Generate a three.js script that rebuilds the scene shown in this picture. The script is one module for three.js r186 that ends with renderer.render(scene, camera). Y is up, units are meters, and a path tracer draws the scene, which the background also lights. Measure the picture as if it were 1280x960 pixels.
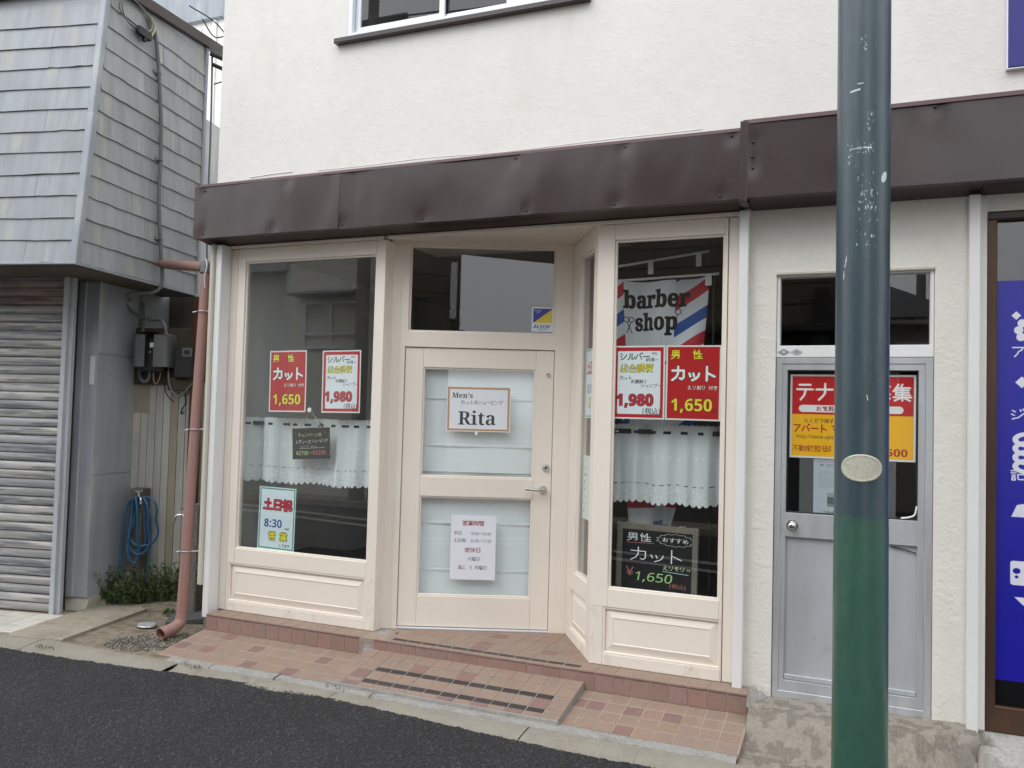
import * as THREE from 'three';
import { mergeGeometries } from 'three/addons/utils/BufferGeometryUtils.js';

// ---------------------------------------------------------------- camera, sky, sun, exposure
const scene = new THREE.Scene();
const camera = new THREE.PerspectiveCamera(2 * Math.atan(480 / 1050) * 180 / Math.PI, 4 / 3, 0.05, 400);
camera.position.set(0, 1.459, 4.8712);
camera.up.set(-0.0101, 0.9989, 0.04575);
camera.lookAt(-0.38956, 1.459 + 0.03821, 4.8712 - 0.92021);

const renderer = new THREE.WebGLRenderer({ antialias: true });
renderer.setSize(1024, 768);
renderer.toneMapping = THREE.LinearToneMapping;
renderer.toneMappingExposure = 1.05;
renderer.shadowMap.enabled = true;

const SKY = 2.5, SUN = 0.9;
const sun = new THREE.DirectionalLight(new THREE.Color(1, 0.975, 0.94), SUN);
sun.position.set(-9, 16, 12);
sun.target.position.set(-2, 1, 0);
sun.shadow.radius = 45;
sun.shadow.mapSize.set(2048, 2048);
Object.assign(sun.shadow.camera, { left: -12, right: 12, top: 12, bottom: -12, near: 1, far: 50 });
sun.castShadow = true;
scene.add(sun, sun.target);

// ---------------------------------------------------------------- random numbers and noise
let seed = 7;
const rnd = () => { seed = (seed + 0x6d2b79f5) | 0; let t = Math.imul(seed ^ (seed >>> 15), 1 | seed); t = (t + Math.imul(t ^ (t >>> 7), 61 | t)) ^ t; return ((t ^ (t >>> 14)) >>> 0) / 4294967296; };
const rr = (a, b) => a + (b - a) * rnd();
const pick = (list) => list[Math.floor(rnd() * list.length) % list.length];
const hash = (x, y, s) => { let h = Math.imul(x, 374761393) + Math.imul(y, 668265263) + Math.imul(s, 2246822519); h = Math.imul(h ^ (h >>> 13), 1274126177); return ((h ^ (h >>> 16)) >>> 0) / 4294967296; };
const mod = (a, n) => ((a % n) + n) % n;
const sm = (t) => t * t * (3 - 2 * t);
const step = (a, b, x) => sm(Math.min(1, Math.max(0, (x - a) / (b - a))));
function vnoise(u, v, px, py, s) {
  const x = u * px, y = v * py, i = Math.floor(x), j = Math.floor(y), fx = sm(x - i), fy = sm(y - j);
  const h = (a, b) => hash(mod(a, px), mod(b, py), s);
  return (h(i, j) * (1 - fx) + h(i + 1, j) * fx) * (1 - fy) + (h(i, j + 1) * (1 - fx) + h(i + 1, j + 1) * fx) * fy;
}
function fbm(u, v, px, py, oct, s, gain = 0.5) {
  let a = 1, sum = 0, n = 0;
  for (let k = 0; k < oct; k++) { sum += a * vnoise(u, v, px << k, py << k, s + k * 17); n += a; a *= gain; }
  return sum / n;
}
function cells(u, v, n, s) {   // [distance to nearest stone, next nearest, its id]
  const x = u * n, y = v * n, i = Math.floor(x), j = Math.floor(y);
  let d1 = 9, d2 = 9, id = 0;
  for (let a = -1; a < 2; a++) for (let b = -1; b < 2; b++) {
    const ci = mod(i + a, n), cj = mod(j + b, n), dx = i + a + hash(ci, cj, s) - x, dy = j + b + hash(ci, cj, s + 1) - y, d = Math.hypot(dx, dy);
    if (d < d1) { d2 = d1; d1 = d; id = hash(ci, cj, s + 2); } else if (d < d2) d2 = d;
  }
  return [d1, d2, id];
}

// ---------------------------------------------------------------- sky (overcast)
{
  const W = 512, H = 256, d = new Float32Array(W * H * 4);
  for (let y = 0; y < H; y++) for (let x = 0; x < W; x++) {
    const el = ((y + 0.5) / H - 0.5) * Math.PI, up = Math.max(0, Math.sin(el)), o = (y * W + x) * 4;
    const cloud = 0.86 + 0.28 * fbm(x / W, y / H, 6, 4, 4, 91);
    const l = SKY * (el < 0 ? 0.3 : (0.62 + 0.38 * up) * cloud);
    d[o] = l * 0.958; d[o + 1] = l * 0.985; d[o + 2] = l * 1.03; d[o + 3] = 1;
  }
  const t = new THREE.DataTexture(d, W, H, THREE.RGBAFormat, THREE.FloatType);
  t.mapping = THREE.EquirectangularReflectionMapping; t.magFilter = THREE.LinearFilter; t.needsUpdate = true;
  scene.background = t; scene.environment = t;
}

// ---------------------------------------------------------------- textures
const enc = (x) => Math.round(255 * Math.min(1, Math.max(0, x <= 0.0031308 ? 12.92 * x : 1.055 * Math.pow(x, 1 / 2.4) - 0.055)));
function tex(size, fn, color) {
  const d = new Uint8Array(size * size * 4);
  for (let y = 0; y < size; y++) for (let x = 0; x < size; x++) {
    const o = (y * size + x) * 4, c = fn((x + 0.5) / size, (y + 0.5) / size), a = Array.isArray(c) ? c : [c, c, c];
    for (let k = 0; k < 3; k++) d[o + k] = color ? enc(a[k]) : Math.round(255 * Math.min(1, Math.max(0, a[k])));
    d[o + 3] = 255;
  }
  const t = new THREE.DataTexture(d, size, size, THREE.RGBAFormat);
  if (color) t.colorSpace = THREE.SRGBColorSpace;
  t.wrapS = t.wrapT = THREE.RepeatWrapping; t.magFilter = THREE.LinearFilter; t.minFilter = THREE.LinearMipmapLinearFilter; t.needsUpdate = true;
  return t;
}
const rep = (t, metres, my = metres) => { const c = t.clone(); c.repeat.set(1 / metres, 1 / my); c.needsUpdate = true; return c; };
const T = {};
T.stuccoBump = tex(1024, (u, v) => { const r = fbm(u, v, 24, 30, 4, 3, 0.6), f = fbm(u, v, 80, 90, 3, 4), lump = step(0.6, 0.78, fbm(u, v, 18, 24, 3, 5)); return 0.3 * r + 0.45 * f + 0.2 * lump; });
T.stucco = tex(512, (u, v) => { const a = fbm(u, v, 5, 5, 5, 11), b = fbm(u, v, 40, 40, 2, 12), s = step(0.66, 0.8, fbm(u, v, 12, 4, 4, 13)); const g = 0.90 + 0.06 * a + 0.05 * b - 0.02 * s; return [g, g * (1 - 0.008 * s), g * (1 - 0.03 * s)]; }, true);
T.paint = tex(512, (u, v) => { const a = fbm(u, v, 4, 3, 4, 21), g = fbm(u, v, 60, 5, 3, 22), chip = 0.6 * step(0.86, 0.9, fbm(u, v, 30, 18, 4, 23)); const l = 0.92 + 0.075 * a + 0.005 * g; return [l * (1 - 0.12 * chip), l * (1 - 0.15 * chip), l * (1 - 0.2 * chip)]; }, true);
T.paintWorn = tex(512, (u, v) => { const a = fbm(u, v, 4, 3, 4, 26), chip = step(0.745, 0.76, fbm(u, v, 44, 30, 4, 27)), dirt = step(0.55, 0.75, fbm(u, v, 12, 6, 5, 28)); const l = (0.91 + 0.07 * a) * (1 - 0.09 * dirt); return [l * (1 - 0.16 * chip), l * (1 - 0.2 * chip), l * (1 - 0.02 * dirt) * (1 - 0.26 * chip)]; }, true);
T.fine = tex(512, (u, v) => 0.5 * fbm(u, v, 70, 9, 3, 31) + 0.5 * fbm(u, v, 50, 50, 3, 32));
T.concrete = tex(1024, (u, v) => { const a = fbm(u, v, 4, 4, 6, 41, 0.55), b = fbm(u, v, 90, 90, 2, 42), st = step(0.52, 0.7, fbm(u, v, 6, 6, 5, 43)), pit = step(0.72, 0.82, fbm(u, v, 120, 120, 2, 44)); const l = (0.66 + 0.24 * a + 0.3 * (b - 0.5)) * (1 - 0.16 * st) * (1 - 0.22 * pit); return [l, l * (0.985 - 0.02 * st), l * (0.95 - 0.06 * st)]; }, true);
T.aggregate = tex(1024, (u, v) => { const [d1, d2, id] = cells(u, v, 115, 151), e = Math.min(1, (d2 - d1) * 2.4), a = fbm(u, v, 3, 3, 6, 152, 0.6), bare = step(0.44, 0.6, fbm(u, v, 5, 5, 4, 153)), f = fbm(u, v, 200, 200, 2, 154); const l = (0.76 + 0.12 * a + 0.26 * (f - 0.5)) * (1 - 0.12 * bare * (1 - e)) * (1 + 0.3 * bare * e * (id - 0.5)) * (1 - 0.05 * step(0.55, 0.7, a)); return [l, l * (0.985 - 0.025 * bare * id), l * (0.95 - 0.06 * bare * id)]; }, true);
T.rough = tex(1024, (u, v) => { const [d1, d2] = cells(u, v, 60, 45); return 0.6 * fbm(u, v, 10, 10, 6, 46, 0.6) + 0.25 * Math.min(1, (d2 - d1) * 1.6) * step(0.45, 0.6, fbm(u, v, 7, 7, 3, 47)); });
T.asphalt = tex(1024, (u, v) => { const [d1, d2, id] = cells(u, v, 84, 51), e = Math.min(1, (d2 - d1) * 2.6), stone = 0.10 + 0.90 * Math.pow(id, 3); const big = fbm(u, v, 3, 3, 4, 52); const l = (0.05 + 0.20 * e + 0.60 * stone * e) * (0.8 + 0.4 * big) + (id > 0.985 ? 0.3 * e : 0); return [l, l * 0.985, l * 0.99]; }, true);
T.asphaltBump = tex(1024, (u, v) => { const [d1, d2, id] = cells(u, v, 84, 51); return Math.min(1, (d2 - d1) * 2.2) * (0.35 + 0.65 * id); });
T.gravel = tex(512, (u, v) => { const [d1, d2, id] = cells(u, v, 34, 61), e = Math.min(1, (d2 - d1) * 3), l = (0.25 + 0.75 * id) * (0.35 + 0.65 * e); return [l, l * 0.97, l * 0.92]; }, true);
T.zinc = tex(1024, (u, v) => { const a = fbm(u, v, 5, 4, 5, 71), s = fbm(u, v, 26, 3, 4, 72), w = step(0.6, 0.82, fbm(u, v, 9, 2, 5, 73)), k = step(0.72, 0.82, fbm(u, v, 40, 34, 4, 74)); const l = 0.64 + 0.2 * a + 0.2 * (s - 0.5) + 0.15 * w - 0.07 * k; return [l * (0.975 + 0.03 * w), l * 0.99, l * (1.0 - 0.11 * w)]; }, true);
T.worn = tex(1024, (u, v) => { const a = fbm(u, v, 3, 22, 5, 81, 0.6), b = fbm(u, v, 5, 12, 4, 82), w = step(0.46, 0.6, a), dk = step(0.55, 0.68, b); const l = 0.60 + 0.34 * w - 0.2 * dk; return [l * (1 - 0.05 * dk), l * (0.99 - 0.03 * dk), l * (0.965 + 0.05 * dk)]; }, true);
T.tile = tex(256, (u, v) => { const a = fbm(u, v, 3, 3, 4, 93), b = fbm(u, v, 50, 50, 2, 94), l = 0.80 + 0.14 * a + 0.12 * (b - 0.5), d = 0.7 * step(0.66, 0.78, fbm(u, v, 5, 5, 4, 95)); return [l * (1 - 0.16 * d), l * (0.99 - 0.13 * d), l * (0.98 - 0.1 * d)]; }, true);
T.dent = tex(512, (u, v) => 0.7 * fbm(u, v, 5, 3, 2, 101) + 0.3 * fbm(u, v, 12, 9, 3, 102));
T.spot = tex(512, (u, v) => { const a = fbm(u, v, 6, 6, 5, 111), d = step(0.62, 0.7, fbm(u, v, 46, 46, 3, 112)) * step(0.45, 0.6, fbm(u, v, 4, 3, 3, 113)); const l = 0.78 + 0.22 * a; return [l + 0.25 * d, l + 0.2 * d, l + 0.18 * d].map((x) => x * 0.8); }, true);
T.rustpaint = tex(512, (u, v) => { const a = fbm(u, v, 8, 3, 5, 121), w = step(0.68, 0.74, fbm(u, v, 20, 9, 4, 122)); const l = 0.72 + 0.25 * a; return [l, l * (1 - 0.05 * w) + 0.1 * w, l + 0.12 * w]; }, true);
T.cloth = tex(256, (u, v) => 0.5 + 0.25 * Math.sin(u * 2 * Math.PI * 64) * Math.sin(v * 2 * Math.PI * 64) + 0.25 * fbm(u, v, 20, 20, 3, 131));
T.wood = tex(512, (u, v) => { const g = fbm(u, v, 40, 3, 4, 141), a = fbm(u, v, 4, 2, 4, 142), l = 0.5 + 0.4 * g * a + 0.2 * a; return [l, l * 0.97, l * 0.92]; }, true);

const lin = (r, g, b) => new THREE.Color().setRGB(r, g, b);
function mat(rgb, rough = 0.8, o = {}) {
  const { map, size = 1, sizeY, bump, bsize = size, bs = 0.001, ...more } = o;
  const m = new (more.transmission !== undefined || more.clearcoat || more.sheen ? THREE.MeshPhysicalMaterial : THREE.MeshStandardMaterial)({ color: lin(...rgb), roughness: rough, ...more });
  if (map) m.map = map.isCanvasTexture ? map : rep(map, size, sizeY ?? size);
  if (bump) { m.bumpMap = rep(bump, bsize); m.bumpScale = bs; }
  return m;
}
const M = {
  stuccoLow: mat([0.79, 0.765, 0.70], 0.9, { map: T.stucco, size: 1.9, bump: T.stuccoBump, bsize: 1.25, bs: 0.0042 }),
  stucco: mat([0.805, 0.787, 0.75], 0.9, { map: T.stucco, size: 2.3, bump: T.stuccoBump, bsize: 1.05, bs: 0.0020 }),
  frame: mat([0.84, 0.765, 0.678], 0.55, { map: T.paint, size: 0.9, bump: T.fine, bsize: 0.5, bs: 0.0001 }),
  frameWorn: mat([0.84, 0.765, 0.678], 0.6, { map: T.paintWorn, size: 0.7, bump: T.paintWorn, bsize: 0.7, bs: 0.0008 }),
  whiteTrim: mat([0.80, 0.80, 0.79], 0.5, { map: T.paint, size: 0.8 }),
  beigeWall: mat([0.60, 0.57, 0.48], 0.85, { map: T.stucco, size: 0.9, bump: T.stuccoBump, bsize: 1.2, bs: 0.002 }),
  slate: mat([0.11, 0.112, 0.118], 0.8, { map: T.concrete, size: 0.6 }),
  brown: mat([0.040, 0.018, 0.016], 0.42, { map: T.spot, size: 0.8, clearcoat: 0.5, clearcoatRoughness: 0.2 }),
  darkRed: mat([0.09, 0.03, 0.032], 0.5, { map: T.spot, size: 0.5 }),
  soffit: mat([0.040, 0.021, 0.019], 0.35),
  screw: mat([0.05, 0.045, 0.045], 0.4, { metalness: 0.5 }),
  glass: new THREE.MeshPhysicalMaterial({ color: lin(0.925, 0.965, 0.96), roughness: 0, transmission: 1, thickness: 0, ior: 1.82 }),
  aluminium: mat([0.67, 0.68, 0.70], 0.42, { metalness: 0.35, map: T.zinc, size: 1.3 }),
  aluWhite: mat([0.72, 0.74, 0.78], 0.35, { metalness: 0.2 }),
  doorPanel: mat([0.59, 0.60, 0.625], 0.5, { map: T.zinc, size: 1.7, metalness: 0.15 }),
  rubber: mat([0.02, 0.02, 0.022], 0.6),
  steel: mat([0.55, 0.54, 0.52], 0.28, { metalness: 0.9 }),
  chrome: mat([0.7, 0.7, 0.7], 0.15, { metalness: 1 }),
  mortar: mat([0.385, 0.378, 0.365], 0.9, { map: T.concrete, size: 0.7, bump: T.rough, bsize: 0.5, bs: 0.003 }),
  grout: mat([0.41, 0.325, 0.27], 0.95, { map: T.concrete, size: 0.5, bump: T.rough, bsize: 0.3, bs: 0.001 }),
  kerb: mat([0.335, 0.315, 0.268], 0.95, { map: T.aggregate, size: 1.2, bump: T.rough, bsize: 0.5, bs: 0.006 }),
  concrete: mat([0.42, 0.38, 0.31], 0.95, { map: T.concrete, size: 1.1, bump: T.rough, bsize: 0.6, bs: 0.006 }),
  concreteOld: mat([0.34, 0.312, 0.272], 0.95, { map: T.aggregate, size: 1.35, bump: T.rough, bsize: 0.3, bs: 0.012 }),
  concretePale: mat([0.55, 0.545, 0.52], 0.9, { map: T.concrete, size: 1.3, bump: T.rough, bsize: 1.0, bs: 0.003 }),
  dirt: mat([0.30, 0.255, 0.195], 1, { map: T.concrete, size: 0.6, bump: T.rough, bsize: 0.25, bs: 0.01 }),
  gravel: mat([0.46, 0.44, 0.40], 1, { map: T.gravel, size: 0.5, bump: T.gravel, bsize: 0.5, bs: 0.012 }),
  asphalt: mat([0.085, 0.082, 0.085], 0.9, { map: T.asphalt, size: 0.95, bump: T.asphaltBump, bsize: 0.95, bs: 0.016 }),
  asphaltNear: mat([0.072, 0.070, 0.073], 0.85, { map: T.asphalt, size: 0.95 }),
  roadPaint: mat([0.5, 0.5, 0.48], 0.8, { map: T.concrete, size: 0.8 }),
  zinc: [0, 1, 2, 3].map((k) => mat([0.385, 0.41, 0.428].map((c) => c * (0.96 + 0.025 * k)), 0.5, { map: T.zinc, size: 0.9 + 0.13 * k, metalness: 0.1, bump: T.dent, bsize: 1.1, bs: 0.004 })),
  zincSide: [0, 1, 2].map((k) => mat([0.43, 0.44, 0.445].map((c) => c * (0.95 + 0.04 * k)), 0.5, { map: T.zinc, size: 1.0 + 0.12 * k, metalness: 0.1, bump: T.dent, bsize: 1.1, bs: 0.005 })),
  zincTrim: mat([0.40, 0.43, 0.47], 0.4, { map: T.zinc, size: 0.8, metalness: 0.2 }),
  clad: mat([0.56, 0.59, 0.62], 0.5, { map: T.zinc, size: 1.6, metalness: 0.1, bump: T.dent, bsize: 1.5, bs: 0.004 }),
  cladPale: mat([0.60, 0.62, 0.65], 0.5, { map: T.zinc, size: 1.2, metalness: 0.1 }),
  slat: [0, 1, 2, 3, 4].map((k) => mat([[0.545, 0.54, 0.53], [0.47, 0.475, 0.485], [0.56, 0.555, 0.55], [0.45, 0.455, 0.485], [0.51, 0.51, 0.50]][k], 0.55, { map: T.worn, size: 1.1 + 0.23 * k, sizeY: 0.36 + 0.05 * k, metalness: 0.1 })),
  slatRust: mat([0.34, 0.27, 0.245], 0.7, { map: T.worn, size: 1.3, sizeY: 0.4 }),
  flute: [0, 1, 2].map((k) => mat([[0.66, 0.64, 0.575], [0.61, 0.59, 0.535], [0.50, 0.43, 0.32]][k], 0.6, { map: T.zinc, size: 0.9 + 0.2 * k, metalness: 0.05 })),
  board: mat([0.10, 0.082, 0.062], 0.85, { map: T.wood, size: 0.8 }),
  darkBoard: mat([0.19, 0.17, 0.145], 0.85, { map: T.wood, size: 1.1 }),
  brownPost: mat([0.11, 0.045, 0.03], 0.8, { map: T.wood, size: 0.9 }),
  terracotta: mat([0.385, 0.215, 0.183], 0.55, { map: T.rustpaint, size: 0.5 }),
  wire: mat([0.25, 0.25, 0.24], 0.6, { metalness: 0.3 }),
  blackCable: mat([0.015, 0.015, 0.016], 0.6),
  greyCable: mat([0.16, 0.17, 0.17], 0.6),
  hose: mat([0.028, 0.11, 0.22], 0.4),
  pebbleDash: mat([0.36, 0.34, 0.31], 0.95, { map: T.gravel, size: 0.16, bump: T.gravel, bsize: 0.16, bs: 0.004 }),
  meterGrey: mat([0.21, 0.21, 0.21], 0.6, { map: T.zinc, size: 0.5 }),
  dark: mat([0.02, 0.02, 0.02], 0.5),
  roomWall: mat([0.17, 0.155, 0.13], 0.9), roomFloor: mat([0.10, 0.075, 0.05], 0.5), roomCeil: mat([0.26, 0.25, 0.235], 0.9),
  leather: mat([0.022, 0.018, 0.018], 0.4),
  cloth: mat([0.84, 0.86, 0.86], 0.95, { transmission: 0.3, thickness: 0, bump: T.cloth, bsize: 0.12, bs: 0.0004 }),
  blindWhite: mat([0.90, 0.92, 0.94], 0.95, { bump: T.cloth, bsize: 0.1, bs: 0.0003 }),
  blackBoard: new THREE.MeshPhysicalMaterial({ color: lin(0.006, 0.006, 0.007), roughness: 0.8, specularIntensity: 0.2 }),
  whitePlastic: mat([0.82, 0.83, 0.83], 0.45),
  blue: mat([0.035, 0.03, 0.30], 0.45, { map: T.spot, size: 2 }),
  brownMetal: mat([0.115, 0.062, 0.038], 0.4, { metalness: 0.45, map: T.zinc, size: 0.9 }),
  bronzeDark: mat([0.035, 0.022, 0.016], 0.4, { metalness: 0.3 }),
};
const tileTones = [[0.312, 0.228, 0.176], [0.311, 0.222, 0.170], [0.322, 0.233, 0.180], [0.306, 0.226, 0.178], [0.321, 0.223, 0.169], [0.313, 0.232, 0.184]];
const riserTones = [[0.335, 0.215, 0.18], [0.315, 0.20, 0.165], [0.35, 0.215, 0.175], [0.325, 0.22, 0.19]];
const tmat = (c, k) => mat(c, 0.6, { map: T.tile, size: 0.34 + 0.07 * k, bump: T.fine, bsize: 0.3, bs: 0.0006 });
M.tile = tileTones.map(tmat); M.riser = riserTones.map(tmat);
M.tileDark = [[0.245, 0.155, 0.135], [0.26, 0.16, 0.135]].map(tmat);
M.tileBlack = [[0.045, 0.036, 0.035], [0.055, 0.043, 0.04]].map(tmat);
M.tileNosing = [[0.20, 0.125, 0.10], [0.215, 0.13, 0.105]].map(tmat);
M.tileWhite = [[0.62, 0.60, 0.52], [0.58, 0.57, 0.50], [0.66, 0.64, 0.57]].map(tmat);

// ---------------------------------------------------------------- building helpers
const used = new Map();
function numbered(name) { const n = used.get(name) ?? 0; used.set(name, n + 1); return n ? name + '_' + String(n).padStart(3, '0') : name; }
function boxUV(g) {   // uv in metres, from the plane that each face lies nearest to
  if (g.index) g = g.toNonIndexed();
  const p = g.attributes.position, uv = new Float32Array(p.count * 2), a = new THREE.Vector3(), b = new THREE.Vector3(), c = new THREE.Vector3();
  for (let i = 0; i < p.count; i += 3) {
    a.fromBufferAttribute(p, i); b.fromBufferAttribute(p, i + 1).sub(a); c.fromBufferAttribute(p, i + 2).sub(a); b.cross(c);
    const x = Math.abs(b.x), y = Math.abs(b.y), z = Math.abs(b.z);
    for (let k = 0; k < 3; k++) {
      const q = [p.getX(i + k), p.getY(i + k), p.getZ(i + k)], w = x > y && x > z ? [q[2], q[1]] : y > z ? [q[0], q[2]] : [q[0], q[1]];
      uv[(i + k) * 2] = w[0]; uv[(i + k) * 2 + 1] = w[1];
    }
  }
  g.setAttribute('uv', new THREE.BufferAttribute(uv, 2));
  return g;
}
const clean = (g) => { const q = g.index ? g.toNonIndexed() : g; for (const n of Object.keys(q.attributes)) if (!['position', 'normal', 'uv'].includes(n)) q.deleteAttribute(n); if (!q.attributes.normal) q.computeVertexNormals(); return q.attributes.uv ? q : boxUV(q); };
const join = (list) => mergeGeometries(list.map(clean), false);
function put(name, geo, material, parent = scene, label) {
  const m = new THREE.Mesh(Array.isArray(geo) ? join(geo) : geo, material);
  m.name = parent === scene ? numbered(name) : name; parent.add(m);
  if (label) m.userData.label = label;
  return m;
}
function thing(name, label, category, group, pos = [0, 0, 0], turn = 0) {
  const o = new THREE.Group(); o.name = numbered(name); o.position.set(...pos); o.rotation.y = turn; scene.add(o);
  Object.assign(o.userData, { label, category }); if (group) o.userData.group = group;
  return o;
}
function tag(o, label, category, group) { Object.assign(o.userData, { label, category }); if (group) o.userData.group = group; return o; }
function structure(o, label) { o.userData.kind = 'structure'; if (label) o.userData.label = label; return o; }
function sgroup(name, label, category) { const o = new THREE.Group(); o.name = numbered(name); scene.add(o); o.userData.kind = 'structure'; if (label) o.userData.label = label; if (category) o.userData.category = category; return o; }
const box = (x0, x1, y0, y1, z0, z1) => boxUV(new THREE.BoxGeometry(x1 - x0, y1 - y0, z1 - z0).translate((x0 + x1) / 2, (y0 + y1) / 2, (z0 + z1) / 2));
function cbox(x0, x1, y0, y1, z0, z1, b = 0.004) {   // box with chamfered edges
  const w = x1 - x0, h = y1 - y0, d = z1 - z0, s = new THREE.Shape();
  s.moveTo(b, b); s.lineTo(w - b, b); s.lineTo(w - b, h - b); s.lineTo(b, h - b); s.closePath();
  const g = new THREE.ExtrudeGeometry(s, { depth: d - 2 * b, bevelEnabled: true, bevelThickness: b, bevelSize: b, bevelSegments: 1, curveSegments: 1 });
  return boxUV(g.translate(x0, y0, z0 + b));
}
function rectPath(P, x0, x1, y0, y1) { const s = new P(); s.moveTo(x0, y0); s.lineTo(x1, y0); s.lineTo(x1, y1); s.lineTo(x0, y1); s.closePath(); return s; }
function slab(outer, holes, z0, z1, bevel = 0) {   // a board with rectangular openings, front at z1
  const s = rectPath(THREE.Shape, outer[0] + bevel, outer[1] - bevel, outer[2] + bevel, outer[3] - bevel);
  for (const h of holes) s.holes.push(rectPath(THREE.Path, h[0] - bevel, h[1] + bevel, h[2] - bevel, h[3] + bevel));
  const o = bevel ? { depth: z1 - z0 - 2 * bevel, bevelEnabled: true, bevelThickness: bevel, bevelSize: bevel, bevelSegments: 1 } : { depth: z1 - z0, bevelEnabled: false };
  return boxUV(new THREE.ExtrudeGeometry(s, o).translate(0, 0, z0 + bevel));
}
const V = (x, y, z) => new THREE.Vector3(x, y, z);
const tube = (pts, r, seg = 24, rad = 8, closed = false) => new THREE.TubeGeometry(new THREE.CatmullRomCurve3(pts.map((p) => V(...p)), closed, 'catmullrom', 0.5), seg, r, rad, closed);
function rod(a, b, r0, r1 = r0, rad = 14) {   // straight round bar from a to b
  const A = V(...a), B = V(...b), d = B.clone().sub(A), g = new THREE.CylinderGeometry(r1, r0, d.length(), rad, 1);
  g.applyQuaternion(new THREE.Quaternion().setFromUnitVectors(V(0, 1, 0), d.clone().normalize()));
  return g.translate(...A.add(B).multiplyScalar(0.5).toArray());
}
function grid(nu, nv, fn) {   // surface through fn(u, v) -> [x, y, z]; uv in metres along x and z or y
  const pos = [], idx = [];
  for (let j = 0; j <= nv; j++) for (let i = 0; i <= nu; i++) pos.push(...fn(i / nu, j / nv));
  for (let j = 0; j < nv; j++) for (let i = 0; i < nu; i++) { const a = j * (nu + 1) + i, b = a + 1, c = a + nu + 1, d = c + 1; idx.push(a, b, d, a, d, c); }
  const g = new THREE.BufferGeometry(); g.setAttribute('position', new THREE.Float32BufferAttribute(pos, 3)); g.setIndex(idx); g.computeVertexNormals();
  return g;
}
function gridUV(g, k = [0, 2]) { const p = g.attributes.position, uv = new Float32Array(p.count * 2), q = [0, 0, 0]; for (let i = 0; i < p.count; i++) { q[0] = p.getX(i); q[1] = p.getY(i); q[2] = p.getZ(i); uv[2 * i] = q[k[0]]; uv[2 * i + 1] = q[k[1]]; } g.setAttribute('uv', new THREE.BufferAttribute(uv, 2)); return g; }

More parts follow.
